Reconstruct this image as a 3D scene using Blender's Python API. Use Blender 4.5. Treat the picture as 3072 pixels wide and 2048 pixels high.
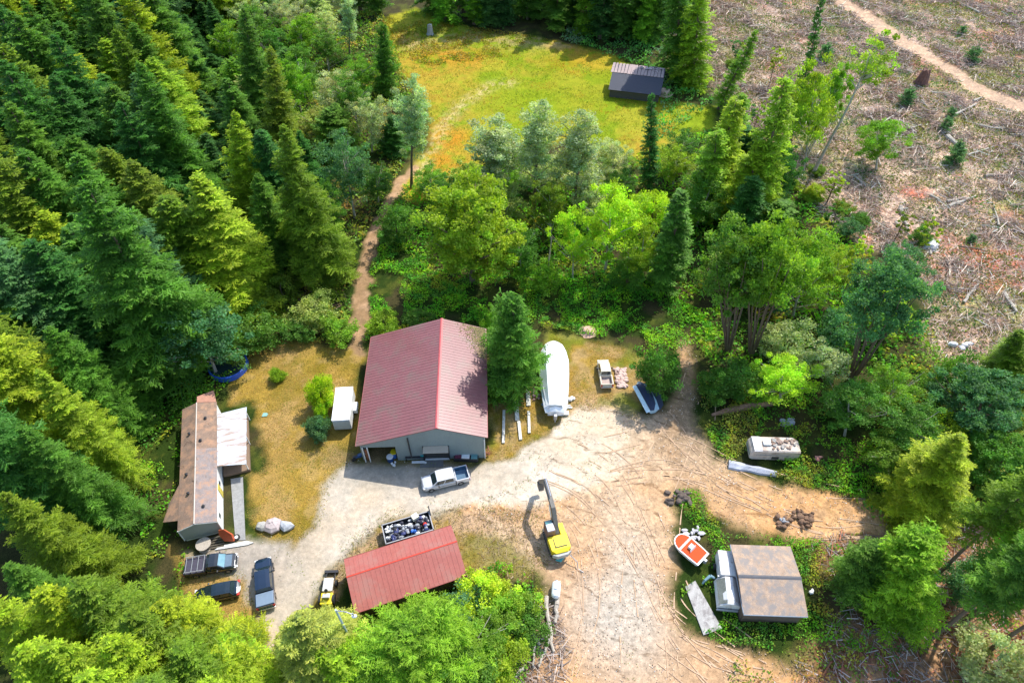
import bpy, math, random
import numpy as np
from mathutils import Vector, Matrix
for o in list(bpy.data.objects): bpy.data.objects.remove(o)
S = bpy.context.scene
COL = S.collection
rnd = random.Random(7)
rng = np.random.default_rng(11)

# ---------------------------------------------------------------- camera, sky, sun, exposure
CAM_H, PITCH, FPX = 74.0, math.radians(47.5), 2048.0
cd = bpy.data.cameras.new('camera'); cam = bpy.data.objects.new('camera', cd); COL.objects.link(cam)
cam.location = (0, 0, CAM_H); cam.rotation_euler = (math.radians(90)-PITCH, 0, 0)
cd.sensor_width = 36; cd.lens = 36*FPX/3072; cd.clip_end = 6000; cd.clip_start = 1
S.camera = cam
SUN = Vector((0.47, 0.57, 1.0)).normalized()
W = bpy.data.worlds.new('World'); S.world = W; W.use_nodes = True
wn = W.node_tree.nodes; wl = W.node_tree.links
sky = wn.new('ShaderNodeTexSky'); sky.sky_type = 'NISHITA'; sky.sun_disc = False
sky.sun_elevation = math.asin(SUN.z); sky.sun_rotation = math.atan2(SUN.x, SUN.y)
wn['Background'].inputs['Strength'].default_value = 0.15
wl.new(sky.outputs[0], wn['Background'].inputs['Color'])
sl = bpy.data.lights.new('sun', 'SUN'); so = bpy.data.objects.new('sun', sl); COL.objects.link(so)
sl.energy = 2.7; sl.angle = math.radians(0.6); sl.color = (1.0, 0.95, 0.86)
so.rotation_euler = SUN.to_track_quat('Z', 'Y').to_euler(); so.location = (0, 0, 120)
S.view_settings.view_transform = 'Standard'; S.view_settings.look = 'None'
S.view_settings.exposure = 1.15; S.view_settings.gamma = 1

# ---------------------------------------------------------------- helpers
cP, sP = math.cos(PITCH), math.sin(PITCH)
def P(x, y, h=0.0):
    """where the ray of photo pixel (x, y) meets the height h"""
    u = (x-1536)/FPX; v = (1024-y)/FPX
    t = (h-CAM_H)/(-sP+v*cP)
    return Vector((u*t, (cP+v*sP)*t, h))
def PD(x, y, h=0.0): return P(x*3072/2352, y*3072/2352, h)
def proj(X, Y, Z):
    f = Y*cP-(Z-CAM_H)*sP; up = Y*sP+(Z-CAM_H)*cP
    return 1536+FPX*X/f, 1024-FPX*up/f

class N:
    """tiny node helper"""
    def __init__(s, name):
        s.m = bpy.data.materials.new(name); s.m.use_nodes = True
        s.t = s.m.node_tree; s.b = s.t.nodes['Principled BSDF']
    def n(s, typ, **kw):
        x = s.t.nodes.new(typ)
        for k, v in kw.items():
            if k.startswith('i_'): x.inputs[k[2:].replace('_', ' ')].default_value = v
            else: setattr(x, k, v)
        return x
    def l(s, a, b): s.t.links.new(a, b)
    def noise(s, scale, detail=3, rough=0.6, coord='Object', stretch=None):
        tc = s.n('ShaderNodeTexCoord'); nz = s.n('ShaderNodeTexNoise')
        nz.inputs['Scale'].default_value = scale; nz.inputs['Detail'].default_value = detail; nz.inputs['Roughness'].default_value = rough
        if stretch:
            mp = s.n('ShaderNodeMapping'); mp.inputs['Scale'].default_value = stretch
            s.l(tc.outputs[coord], mp.inputs[0]); s.l(mp.outputs[0], nz.inputs['Vector'])
        else: s.l(tc.outputs[coord], nz.inputs['Vector'])
        return nz.outputs['Fac']
    def ramp(s, src, *stops):
        r = s.n('ShaderNodeValToRGB'); e = r.color_ramp.elements
        while len(e) < len(stops): e.new(0.5)
        for k, (p, c) in enumerate(stops): e[k].position = p; e[k].color = (*c, 1)
        s.l(src, r.inputs[0]); return r.outputs[0]
    def mix(s, f, a, b, mode='MIX'):
        m = s.n('ShaderNodeMix', data_type='RGBA', blend_type=mode)
        for sock, v in ((m.inputs[0], f), (m.inputs[6], a), (m.inputs[7], b)):
            if hasattr(v, 'links'): s.l(v, sock)
            elif isinstance(v, (int, float)): sock.default_value = v
            else: sock.default_value = (*v, 1)
        return m.outputs[2]
    def math(s, op, a, b=0.0):
        m = s.n('ShaderNodeMath', operation=op)
        for k, v in ((0, a), (1, b)):
            if hasattr(v, 'links'): s.l(v, m.inputs[k])
            else: m.inputs[k].default_value = v
        return m.outputs[0]
    def bump(s, src, strength, dist=0.05):
        b = s.n('ShaderNodeBump'); b.inputs['Strength'].default_value = strength; b.inputs['Distance'].default_value = dist
        s.l(src, b.inputs['Height']); s.l(b.outputs[0], s.b.inputs['Normal'])

def mat(name, col, rough=0.7, metal=0.0, var=0.12, scale=2.5, dirt=None, dirt_amt=0.5, bump=0.0, coat=0.0, stretch=None):
    """paint or weathered surface: base colour broken up by two sizes of noise, optional dirt patches"""
    m = N(name); a = m.noise(scale, 5, 0.65, stretch=stretch); f = m.noise(scale*9, 2)
    c = m.ramp(a, (0.3, [x*(1-var) for x in col]), (0.7, [min(1, x*(1+var)) for x in col]))
    c = m.mix(min(.6, 1.1*var), c, m.ramp(f, (0.35, [x*0.4 for x in col]), (0.6, [min(1, x*1.3) for x in col])))
    if dirt:
        d = m.noise(scale*0.7+0.13, 6, 0.7, stretch=stretch)
        k = m.ramp(d, (0.62-0.3*dirt_amt, (0, 0, 0)), (0.78-0.3*dirt_amt, (1, 1, 1)))
        c = m.mix(k, c, dirt)
    m.l(c, m.b.inputs['Base Color'])
    m.b.inputs['Roughness'].default_value = rough; m.b.inputs['Metallic'].default_value = metal
    m.b.inputs['Coat Weight'].default_value = coat
    if bump: m.bump(f, bump)
    return m.m

def leafmat(name, trans=0.48):
    """foliage: colour = the object's own colour times a per leaf clump attribute"""
    m = N(name); oi = m.n('ShaderNodeObjectInfo'); at = m.n('ShaderNodeAttribute', attribute_name='Col')
    c = m.mix(1.0, oi.outputs['Color'], at.outputs['Color'], 'MULTIPLY')
    m.l(c, m.b.inputs['Base Color']); m.b.inputs['Roughness'].default_value = 0.55
    m.b.inputs['Specular IOR Level'].default_value = 0.25
    tr = m.n('ShaderNodeBsdfTranslucent'); mx = m.n('ShaderNodeMixShader'); mx.inputs[0].default_value = trans
    tc = m.mix(1.0, c, (1.25, 1.3, 0.55), 'MULTIPLY'); m.l(tc, tr.inputs['Color'])
    m.l(m.b.outputs[0], mx.inputs[1]); m.l(tr.outputs[0], mx.inputs[2])
    m.l(mx.outputs[0], m.t.nodes['Material Output'].inputs['Surface'])
    return m.m
LEAF = leafmat('foliage')
BARK = mat('bark', (0.16, 0.11, 0.075), 0.9, var=0.35, scale=3, stretch=(4, 4, 0.6))
BARKP = mat('pale_bark', (0.42, 0.38, 0.31), 0.9, var=0.3, scale=3, stretch=(3, 3, 1))
WOOD = mat('grey_wood', (0.40, 0.35, 0.29), 0.9, var=0.3, scale=2, stretch=(3, 3, 1))

class MB:
    """mesh builder: collects primitives into one mesh"""
    def __init__(s): s.v = []; s.f = []
    def add(s, vs, fs):
        k = len(s.v); s.v += [tuple(v) for v in vs]; s.f += [tuple(i+k for i in f) for f in fs]; return s
    def box(s, c, d, rz=0, rx=0, ry=0):
        M = Matrix.Translation(c) @ Matrix.Rotation(rz, 4, 'Z') @ Matrix.Rotation(ry, 4, 'Y') @ Matrix.Rotation(rx, 4, 'X')
        vs = [M @ Vector((x*d[0]/2, y*d[1]/2, z*d[2]/2)) for x in (-1, 1) for y in (-1, 1) for z in (-1, 1)]
        return s.add(vs, [(0, 1, 3, 2), (4, 6, 7, 5), (0, 4, 5, 1), (2, 3, 7, 6), (0, 2, 6, 4), (1, 5, 7, 3)])
    def tube(s, a, b, r0, r1=None, n=8, cap=True):
        a = Vector(a); b = Vector(b); r1 = r0 if r1 is None else r1
        q = (b-a).to_track_quat('Z', 'Y'); vs = []
        for p, r in ((a, r0), (b, r1)):
            for k in range(n):
                t = 2*math.pi*k/n; vs.append(p + q @ Vector((r*math.cos(t), r*math.sin(t), 0)))
        fs = [(k, (k+1) % n, n+(k+1) % n, n+k) for k in range(n)]
        if cap: fs += [tuple(range(n-1, -1, -1)), tuple(range(n, 2*n))]
        return s.add(vs, fs)
    def path(s, pts, rs, n=7):
        for k in range(len(pts)-1): s.tube(pts[k], pts[k+1], rs[k], rs[k+1], n)
        return s
    def prism(s, poly, z0, z1):
        n = len(poly); vs = [(x, y, z0) for x, y in poly]+[(x, y, z1) for x, y in poly]
        return s.add(vs, [tuple(range(n-1, -1, -1)), tuple(range(n, 2*n))]+[(k, (k+1) % n, n+(k+1) % n, n+k) for k in range(n)])
    def loft(s, rings):
        n = len(rings[0]); vs = [v for r in rings for v in r]; fs = []
        for j in range(len(rings)-1):
            for k in range(n): fs.append((j*n+k, j*n+(k+1) % n, (j+1)*n+(k+1) % n, (j+1)*n+k))
        fs += [tuple(range(n-1, -1, -1)), tuple(range((len(rings)-1)*n, len(rings)*n))]
        return s.add(vs, fs)
    def quad(s, a, b, c, d, th=0.06):
        """a sheet with thickness, a b c d counter clockwise from above"""
        a, b, c, d = map(Vector, (a, b, c, d)); n = (b-a).cross(d-a).normalized()*th
        vs = [a, b, c, d, a-n, b-n, c-n, d-n]
        return s.add(vs, [(0, 1, 2, 3), (7, 6, 5, 4), (0, 4, 5, 1), (1, 5, 6, 2), (2, 6, 7, 3), (3, 7, 4, 0)])
    def rock(s, c, r, seed=0, flat=0.7, n=9):
        R = random.Random(seed); rings = []
        offs = [(R.uniform(.75, 1.15)) for _ in range(n)]
        for j in range(6):
            t = -math.pi/2+math.pi*(j+0.3)/5.6
            rings.append([(c[0]+r[0]*math.cos(t)*math.cos(2*math.pi*k/n)*offs[k]*R.uniform(.9, 1.1), c[1]+r[1]*math.cos(t)*math.sin(2*math.pi*k/n)*offs[k]*R.uniform(.9, 1.1), c[2]+r[2]*math.sin(t)*R.uniform(.9, 1.05)) for k in range(n)])
        return s.loft(rings)
    def build(s, name, m, parent=None, bevel=0.0, smooth=False):
        me = bpy.data.meshes.new(name); me.from_pydata(s.v, [], s.f)
        me.materials.append(m)
        o = bpy.data.objects.new(name, me); COL.objects.link(o)
        if smooth: me.shade_smooth()
        if bevel:
            b = o.modifiers.new('bevel', 'BEVEL'); b.width = bevel; b.segments = 2; b.limit_method = 'ANGLE'
        if parent: o.parent = parent
        return o

def tag(o, label, cat, group=None):
    o['label'] = label; o['category'] = cat
    if group: o['group'] = group
    return o
def thing(name, label, cat, loc=(0, 0, 0), rz=0, group=None):
    o = bpy.data.objects.new(name, None); COL.objects.link(o); o.location = loc; o.rotation_euler = (0, 0, rz)
    o.empty_display_size = 0.3
    return tag(o, label, cat, group)
def struct(o, kind='structure'): o['kind'] = kind; return o

def fast(name, quads, cols, m=LEAF, parent=None):
    """numpy quads (n,4,3) with one colour per quad"""
    n = len(quads); me = bpy.data.meshes.new(name)
    me.vertices.add(4*n); me.loops.add(4*n); me.polygons.add(n)
    me.vertices.foreach_set('co', quads.reshape(-1).astype(np.float32))
    me.loops.foreach_set('vertex_index', np.arange(4*n, dtype=np.int32))
    me.polygons.foreach_set('loop_start', np.arange(0, 4*n, 4, dtype=np.int32))
    me.polygons.foreach_set('loop_total', np.full(n, 4, dtype=np.int32))
    me.update()
    a = me.attributes.new('Col', 'FLOAT_COLOR', 'POINT')
    c = np.ones((n, 4, 4), np.float32); c[:, :, :3] = cols[:, None, :]
    a.data.foreach_set('color', c.reshape(-1))
    me.materials.append(m)
    o = bpy.data.objects.new(name, me); COL.objects.link(o)
    if parent: o.parent = parent
    return o

# ---- smooth value noise in numpy
def vn(x, y, scale, seed):
    r = np.random.default_rng(seed); G = r.random((256, 256)); x = x/scale; y = y/scale
    xi = np.floor(x).astype(int); yi = np.floor(y).astype(int); fx = x-xi; fy = y-yi
    fx = fx*fx*(3-2*fx); fy = fy*fy*(3-2*fy)
    g = lambda a, b: G[a % 256, b % 256]
    return (g(xi, yi)*(1-fx)+g(xi+1, yi)*fx)*(1-fy)+(g(xi, yi+1)*(1-fx)+g(xi+1, yi+1)*fx)*fy
def fbm(x, y, scale, seed, n=4):
    t = 0; a = 1; s = 0
    for k in range(n): t = t+a*vn(x+k*17.3, y-k*9.1, scale/2**k, seed+k); s += a; a *= 0.55
    return t/s
def sdf(poly, x, y):
    """signed distance, positive inside"""
    pts = np.array([(p[0], p[1]) for p in poly]); d = np.full(x.shape, 1e9); ins = np.zeros(x.shape, bool); n = len(pts)
    for k in range(n):
        ax, ay = pts[k]; bx, by = pts[(k+1) % n]; ex, ey = bx-ax, by-ay
        t = np.clip(((x-ax)*ex+(y-ay)*ey)/(ex*ex+ey*ey+1e-9), 0, 1)
        d = np.minimum(d, np.hypot(x-ax-t*ex, y-ay-t*ey))
        c = ((ay > y) != (by > y)) & (x < (bx-ax)*(y-ay)/((by-ay) if by != ay else 1e-9)+ax); ins ^= c
    return np.where(ins, d, -d)
def linedist(pts, x, y):
    d = np.full(x.shape, 1e9)
    for k in range(len(pts)-1):
        ax, ay = pts[k][:2]; bx, by = pts[k+1][:2]; ex, ey = bx-ax, by-ay
        t = np.clip(((x-ax)*ex+(y-ay)*ey)/(ex*ex+ey*ey+1e-9), 0, 1)
        d = np.minimum(d, np.hypot(x-ax-t*ex, y-ay-t*ey))
    return d
def G(*pp): return [tuple(PD(a, b))[:2] for a, b in pp]

# ---------------------------------------------------------------- ground zones (outlines measured on the ground)
Z = {}
Z['gravel'] = G((600,1900),(592,1420),(572,1400),(560,1330),(455,1322),(430,1280),(540,1250),(600,1228),(680,1243),(730,1200),(752,1110),(780,1075),(800,1058),(960,1060),(1080,1075),(1180,1045),(1260,995),(1320,930),(1400,935),(1450,990),(1440,1060),(1400,1100),(1250,1150),(1130,1165),(980,1172),(880,1190),(800,1260),(752,1310),(720,1370),(690,1420),(645,1560),(665,1900))
Z['dirt'] = G((1230,1030),(1300,960),(1330,915),(1420,930),(1470,960),(1545,925),(1575,860),(1560,790),(1580,780),(1600,830),(1605,980),(1640,1060),(1720,1095),(1850,1130),(2020,1150),(2045,1230),(1900,1245),(1750,1230),(1640,1190),(1600,1130),(1550,1120),(1545,1200),(1560,1300),(1530,1350),(1560,1440),(1640,1478),(1750,1500),(1900,1620),(2000,1900),(1150,1900),(1190,1620),(1265,1420),(1250,1330),(1180,1250),(1060,1200),(1060,1160),(1200,1120))
Z['lawn'] = G((520,925),(540,860),(570,820),(640,778),(720,790),(800,800),(825,815),(815,1050),(775,1080),(752,1130),(735,1190),(690,1250),(600,1228),(575,1200),(570,1090),(605,1080),(590,925))
Z['lawn2'] = G((400,1262),(440,1290),(560,1310),(590,1420),(600,1520),(520,1470),(430,1400))
Z['lawn3'] = G((745,1330),(800,1260),(880,1195),(990,1172),(1130,1165),(1230,1180),(1260,1290),(1200,1340),(1090,1330),(1000,1200),(800,1290),(760,1400),(730,1390))
Z['lawn4'] = G((1118,1060),(1118,900),(1200,870),(1240,900),(1250,760),(1330,770),(1400,790),(1480,820),(1500,880),(1450,960),(1320,935),(1240,1000),(1180,1048))
Z['field'] = G((880,40),(960,20),(1060,60),(1150,80),(1230,85),(1290,98),(1420,130),(1480,170),(1530,235),(1640,245),(1640,290),(1560,320),(1500,380),(1400,370),(1300,330),(1180,330),(1080,420),(960,470),(900,440),(985,330),(985,250),(930,180),(880,110))
Z['cut'] = G((1440,-40),(1500,60),(1590,180),(1680,240),(1760,380),(1850,450),(1930,520),(2060,600),(2130,720),(2120,800),(2190,880),(2352,900),(2900,950),(3300,300),(2900,-60))
Z['red'] = G((1860,1235),(1960,1225),(2060,1240),(2200,1180),(2352,1150),(2900,1100),(2800,1900),(2000,1900),(1850,1620),(1800,1540),(1900,1480),(1930,1350))
Z['scrub'] = G((1190,1620),(1160,1500),(1200,1430),(1240,1380),(1275,1400),(1300,1480),(1280,1620))
PATH = [PD(*q) for q in ((812,800),(830,690),(842,620),(858,545),(885,480),(925,415),(950,385))]
CUTROAD = [PD(*q) for q in ((1850,-50),(1930,0),(2000,45),(2075,100),(2160,150),(2240,200),(2352,250),(2700,400),(3100,560))]
pathd = [(p.x, p.y) for p in PATH]; roadd = [(p.x, p.y) for p in CUTROAD]

def sm(d, w): return np.clip(0.5+d/(2*w), 0, 1)
def zone_weights(x, y):
    wx = x+(fbm(x, y, 4, 50)-.5)*3.0+(fbm(x, y, 1.0, 55)-.5)*1.1; wy = y+(fbm(x, y, 4, 60)-.5)*3.0+(fbm(x, y, 1.0, 65)-.5)*1.1
    w = {k: sm(sdf(v, wx, wy), {'gravel': .5, 'dirt': .8, 'cut': 1.5, 'red': 2, 'field': 1.0}.get(k, .6)) for k, v in Z.items()}
    near = sm(1.05-linedist(pathd, wx, wy), .35); w['path'] = near
    w['cutroad'] = sm(2.6-linedist(roadd, wx, wy), .6)
    return w

def build_ground():
    xs = np.concatenate([[-3000, -1200, -500, -260], np.arange(-170, -50, 1.0), np.arange(-50, 50, 0.3), np.arange(50, 170, 0.7), [260, 500, 1200, 3000]])
    ys = np.concatenate([[-1500, -500, -150, -40], np.arange(0, 20, 1.0), np.arange(20, 80, 0.3), np.arange(80, 215, 0.6), [260, 400, 900, 2000, 5000]])
    X, Y = np.meshgrid(xs, ys); sh = X.shape; x = X.ravel(); y = Y.ravel()
    w = zone_weights(x, y)
    def c3(*v): return np.array(v, float)[None, :]
    n1 = fbm(x, y, 6, 1)[:, None]; n2 = fbm(x, y, 1.6, 2)[:, None]; n3 = fbm(x, y, 14, 3)[:, None]; n4 = fbm(x, y, .7, 4)[:, None]
    st = lambda n, a, b: np.clip((n-a)/(b-a), 0, 1)
    L = lambda a, b, t: a*(1-t)+b*t
    col = L(c3(.030, .060, .010), c3(.07, .065, .03), st(n1, .45, .62))
    col = L(col, c3(.13, .16, .03), st(n2, .55, .7)*.6)
    rough = np.zeros((len(x), 1)); veg = np.ones((len(x), 1))
    def put(k, c, r, g):
        nonlocal col, rough, veg
        a = w[k][:, None]; col = col*(1-a)+c*a; rough = rough*(1-a)+r*a; veg = veg*(1-a)+g*a
    cut = L(c3(.36, .28, .245), c3(.25, .185, .15), st(n2, .35, .6)); cut = L(cut, c3(.20, .25, .07), st(n1, .46, .6)*.75)
    cut = L(cut, c3(.13, .09, .07), st(fbm(x, y, 3, 8)[:, None], .58, .68)*.7)
    cut = L(cut, c3(.47, .38, .33), st(fbm(x, y, 9, 31)[:, None], .48, .6)*.8); cut = L(cut, c3(.18, .13, .10), st(fbm(x, y, 5, 33)[:, None], .60, .70)*.8); cut = L(cut, c3(.44, .20, .15), st(fbm(x, y, 12, 35)[:, None], .60, .68)*st(n2, .4, .55)*.7)
    rp = np.exp(-(linedist([tuple(PD(2230, 590))[:2], tuple(PD(2352, 620))[:2]], x, y)/5.5)**2)[:, None]
    rp = np.maximum(rp, np.exp(-(linedist([tuple(PD(2085, 440))[:2], tuple(PD(2120, 445))[:2]], x, y)/2.2)**2)[:, None])
    cut = L(cut, c3(.36, .12, .08), rp*st(n2, .3, .55))
    put('cut', cut, 1, .2)
    red = L(c3(.30, .15, .085), c3(.42, .27, .16), st(n2, .4, .6)); red = L(red, c3(.14, .10, .07), st(n1, .5, .6)*.8)
    put('red', red, .8, .2)
    put('scrub', L(c3(.30, .20, .15), c3(.48, .36, .26), st(n2, .4, .6)), .9, .2)
    fld = L(c3(.20, .29, .012), c3(.33, .33, .03), st(n1, .45, .62)); fld = L(fld, c3(.40, .27, .04), st(n3, .50, .62)*st(n2, .3, .5)*.75)
    fld = L(fld, c3(.21, .30, .01), np.exp(-(((x-6)/16)**2+((y-140)/11)**2))[:, None]*.9)
    for (q, r, a) in (((1070, 130), 7, .6), ((985, 128), 5, .7), ((1030, 320), 4.5, .95), ((1340, 140), 8, .45), ((1010, 370), 4, .8)):
        p = PD(*q); fld = L(fld, c3(.50, .23, .02), np.exp(-(((x-p.x)/r)**2+((y-p.y)/(r*.8))**2))[:, None]*a*st(n2, .3, .5))
    fld = L(fld, c3(.55, .46, .24), np.clip(np.exp(-((linedist([tuple(PD(*q))[:2] for q in ((960,400),(985,350),(1010,300),(1060,240),(1130,195),(1170,190))], x, y))/1.7)**2)[:, None]*st(n4, .35, .65)*.8, 0, 1))
    fld = L(fld, c3(.42, .33, .18), np.exp(-((linedist([tuple(PD(*q))[:2] for q in ((940,100),(1100,85),(1290,98))], x, y))/4.5)**2)[:, None]*st(n2, .35, .6)*.8)
    put('field', fld, .15, .8)
    dry = L(c3(.44, .31, .07), c3(.31, .24, .035), st(n1, .42, .6)); dry = L(dry, c3(.50, .36, .15), st(n2, .5, .62)*.7); dry = L(dry, c3(.52, .33, .17), st(n3, .5, .6)*.35)
    put('lawn', dry, .2, .8); put('lawn2', dry, .2, .8)
    put('lawn3', L(L(dry, c3(.56, .42, .28), st(n2, .35, .55)*.8), c3(.22, .25, .05), st(n1, .52, .62)*.6), .5, .5)
    put('lawn4', L(L(dry, c3(.52, .38, .2), st(n2, .4, .6)*.6), c3(.20, .28, .03), st(n1, .5, .6)*.7), .4, .6)
    drt = L(c3(.70, .42, .21), c3(.62, .42, .26), st(n1, .4, .6)); drt = L(drt, c3(.70, .60, .48), st(n3, .50, .62)*.6); p = PD(1750, 1170); drt = L(drt, c3(.70, .42, .20), np.exp(-(((x-p.x)/16)**2+((y-p.y)/6)**2))[:, None]*.8); drt = L(drt, c3(.48, .33, .21), st(n2, .5, .65)*.6)
    p = PD(1580, 930); tree_shade = np.exp(-(((x-p.x)/5)**2+((y-p.y)/9)**2))[:, None]; drt = L(drt, c3(.30, .24, .17), tree_shade*.9)  # tree shade painted into the dirt colour beside the track
    p = PD(1410, 1420); drt = L(drt, c3(.58, .54, .49), np.exp(-(((x-p.x)/5)**2+((y-p.y)/5)**2))[:, None])
    p = PD(1450, 1330); drt = L(drt, c3(.60, .56, .50), np.exp(-(((x-p.x)/3.5)**2+((y-p.y)/9)**2))[:, None]*.8)
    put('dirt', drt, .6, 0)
    grv = L(c3(.70, .65, .58), c3(.62, .56, .48), st(n1, .4, .6)); grv = L(grv, c3(.70, .56, .40), st(n3, .5, .6)*.45)
    p = PD(560, 1290); grv = L(grv, c3(.42, .40, .38), np.exp(-(((x-p.x)/7)**2+((y-p.y)/6)**2))[:, None]*.9)
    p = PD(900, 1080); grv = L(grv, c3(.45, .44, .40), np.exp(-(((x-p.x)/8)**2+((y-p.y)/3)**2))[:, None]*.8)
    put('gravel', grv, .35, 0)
    put('path', L(c3(.56, .38, .25), c3(.40, .27, .16), st(n2, .4, .6)), .4, 0)
    put('cutroad', L(c3(.36, .26, .19), c3(.28, .21, .16), st(n2, .4, .6)), .6, 0)
    # worn slab of grass and weeds in the shade before the barn
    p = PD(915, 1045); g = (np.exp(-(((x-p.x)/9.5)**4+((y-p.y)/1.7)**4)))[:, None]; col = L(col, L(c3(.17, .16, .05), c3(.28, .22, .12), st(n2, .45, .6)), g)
    # concrete strip by the long home
    col = col*c3(.74, .70, .64)*(1+(.35*w['field']+1.25*w['cut']+.3*w['red']+.14*w['dirt']+.05*w['gravel'])[:, None])
    wild = np.clip(1-w['gravel']-w['dirt']-w['lawn']-w['path']-w['lawn2'], 0, 1)*np.where((y > 74) | (x > 48) | (x < -50), 1, .1)
    z = (fbm(x, y, 5, 21)-.5)*0.5*wild*(np.abs(x) < 200)+(fbm(x, y, .9, 23)-.5)*(.22*np.clip(w['cut']+w['red']+w['scrub'], 0, 1)+.1*w['dirt']*.6)
    z -= 0.02
    nx, ny = len(xs), len(ys); me = bpy.data.meshes.new('ground'); me.vertices.add(nx*ny)
    me.vertices.foreach_set('co', np.stack([x, y, z], 1).ravel().astype(np.float32))
    i = np.arange(nx-1)[None, :]+np.arange(ny-1)[:, None]*nx; q = np.stack([i, i+1, i+nx+1, i+nx], -1).reshape(-1, 4).astype(np.int32)
    me.loops.add(q.size); me.polygons.add(len(q)); me.loops.foreach_set('vertex_index', q.ravel())
    me.polygons.foreach_set('loop_start', np.arange(0, q.size, 4, dtype=np.int32)); me.polygons.foreach_set('loop_total', np.full(len(q), 4, np.int32)); me.update()
    for nm, arr in (('Base', np.clip(col, 0, 1)), ('Kind', np.concatenate([rough, veg, w['dirt'][:, None]], 1))):
        a = me.attributes.new(nm, 'FLOAT_COLOR', 'POINT'); a.data.foreach_set('color', np.concatenate([arr, np.ones((len(x), 1))], 1).astype(np.float32).ravel())
    me.shade_smooth()
    m = N('earth'); A = m.n('ShaderNodeAttribute', attribute_name='Base'); K = m.n('ShaderNodeAttribute', attribute_name='Kind')
    sp = m.n('ShaderNodeSeparateColor'); m.l(K.outputs['Color'], sp.inputs[0])
    f1 = m.noise(1.7, 8, .82); f2 = m.noise(9, 3, .7); f3 = m.noise(1.1, 5, .7, stretch=(.35, 1.6, 1)); f4 = m.noise(.6, 4, .6)
    c = m.mix(m.math('MULTIPLY', sp.outputs[0], .85), A.outputs['Color'], m.ramp(f1, (.40, (.30, .27, .24)), (.52, (.85, .8, .76)), (.64, (1.5, 1.45, 1.4))), 'MULTIPLY')
    c = m.mix(m.math('MULTIPLY', sp.outputs[1], .9), c, m.ramp(f2, (.38, (.45, .5, .4)), (.5, (.95, .95, .9)), (.62, (1.4, 1.35, 1.2))), 'MULTIPLY')
    c = m.mix(.55, c, m.ramp(f4, (.38, (.78, .8, .8)), (.62, (1.18, 1.14, 1.1))), 'MULTIPLY')
    # wheel ruts: thin wandering dark lines in the dirt
    wv = m.n('ShaderNodeTexWave', wave_type='BANDS', bands_direction='Y'); wv.inputs['Scale'].default_value = .11; wv.inputs['Distortion'].default_value = 16; wv.inputs['Detail'].default_value = 3; wv.inputs['Detail Scale'].default_value = .55
    tc = m.n('ShaderNodeTexCoord'); mp = m.n('ShaderNodeMapping'); mp.inputs['Rotation'].default_value = (0, 0, .45); m.l(tc.outputs['Object'], mp.inputs[0]); m.l(mp.outputs[0], wv.inputs['Vector'])
    rut = m.ramp(wv.outputs['Fac'], (.01, (.45, .4, .35)), (.07, (1, 1, 1))); c = m.mix(m.math('MULTIPLY', sp.outputs[2], m.ramp(f3, (.47, (0, 0, 0)), (.56, (.75, .75, .75)))), c, rut, 'MULTIPLY')
    m.l(c, m.b.inputs['Base Color']); m.b.inputs['Roughness'].default_value = .95; m.b.inputs['Specular IOR Level'].default_value = .1
    bh = m.math('ADD', m.math('MULTIPLY', f1, sp.outputs[0]), m.math('MULTIPLY', f2, .35)); m.bump(bh, .6, .14)
    me.materials.append(m.m); o = bpy.data.objects.new('ground', me); COL.objects.link(o); struct(o)
build_ground()
# ---------------------------------------------------------------- materials for built things
def roofmat(name, col, dirt=None, amt=.4, rough=.4):
    return mat(name, col, rough, 0.0, .10, .35, dirt, amt, 0.0, .15)
RED1 = roofmat('barn_roof_red', (.235, .09, .092), (.20, .115, .10), .45, .38)
RED2 = roofmat('shed_roof_red', (.36, .105, .08), (.34, .14, .11), .45, .45)
TRIMW = mat('white_paint', (.74, .75, .74), .5, var=.05)
WHITE = mat('white_panel', (.82, .83, .82), .4, var=.03, scale=.8, dirt=(.6, .6, .58), dirt_amt=-.1)
TEAL = mat('grey_green_siding', (.24, .30, .30), .6, var=.08, scale=.6, stretch=(1, 1, .3))
GREYW = mat('grey_siding', (.36, .39, .38), .6, var=.05, scale=.6)
DARK = mat('dark_interior', (.035, .04, .03), .8)
TAN = mat('tan_canvas', (.42, .36, .28), .8, var=.06)
SHING = mat('mossy_shingles', (.22, .15, .11), .9, var=.3, scale=1.2, dirt=(.36, .21, .13), dirt_amt=.5, bump=.4)
SHINGG = mat('grey_shingles', (.24, .20, .19), .9, var=.3, scale=1.6, dirt=(.36, .22, .15), dirt_amt=.5, bump=.4)
TANROOF = mat('weathered_tan_roof', (.38, .27, .19), .85, var=.34, scale=1.5, dirt=(.24, .21, .19), dirt_amt=.62, bump=.3)
TIN = mat('streaked_white_tin', (.52, .60, .68), .4, var=.08, scale=.9, dirt=(.36, .25, .19), dirt_amt=.58, stretch=(.45, 2.6, 1))
CONC = mat('concrete', (.40, .385, .36), .9, var=.25, scale=1.4, dirt=(.22, .20, .19), dirt_amt=.5)
GLASS = mat('dark_glass', (.02, .035, .04), .08, var=.05, coat=1)
GLASSB = mat('pale_windshield', (.16, .30, .36), .08, var=.2, coat=1)
RUBBER = mat('rubber', (.025, .025, .025), .8)
CHROME = mat('bright_metal', (.6, .6, .6), .25, 1.0, var=.05)
GREYM = mat('grey_metal', (.33, .34, .35), .5, .4)
RUST = mat('rusty_metal', (.25, .10, .045), .85, var=.3)
YEL = mat('yellow_paint', (.78, .60, .01), .5, var=.08, dirt=(.35, .25, .05), dirt_amt=.05)
BLUE = mat('blue_plastic', (.03, .15, .55), .5)
TEALP = mat('teal_plastic', (.03, .33, .36), .5)
REDP = mat('red_paint', (.50, .03, .02), .5)
ORNG = mat('orange_paint', (.56, .06, .002), .8, var=.08)
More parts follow.
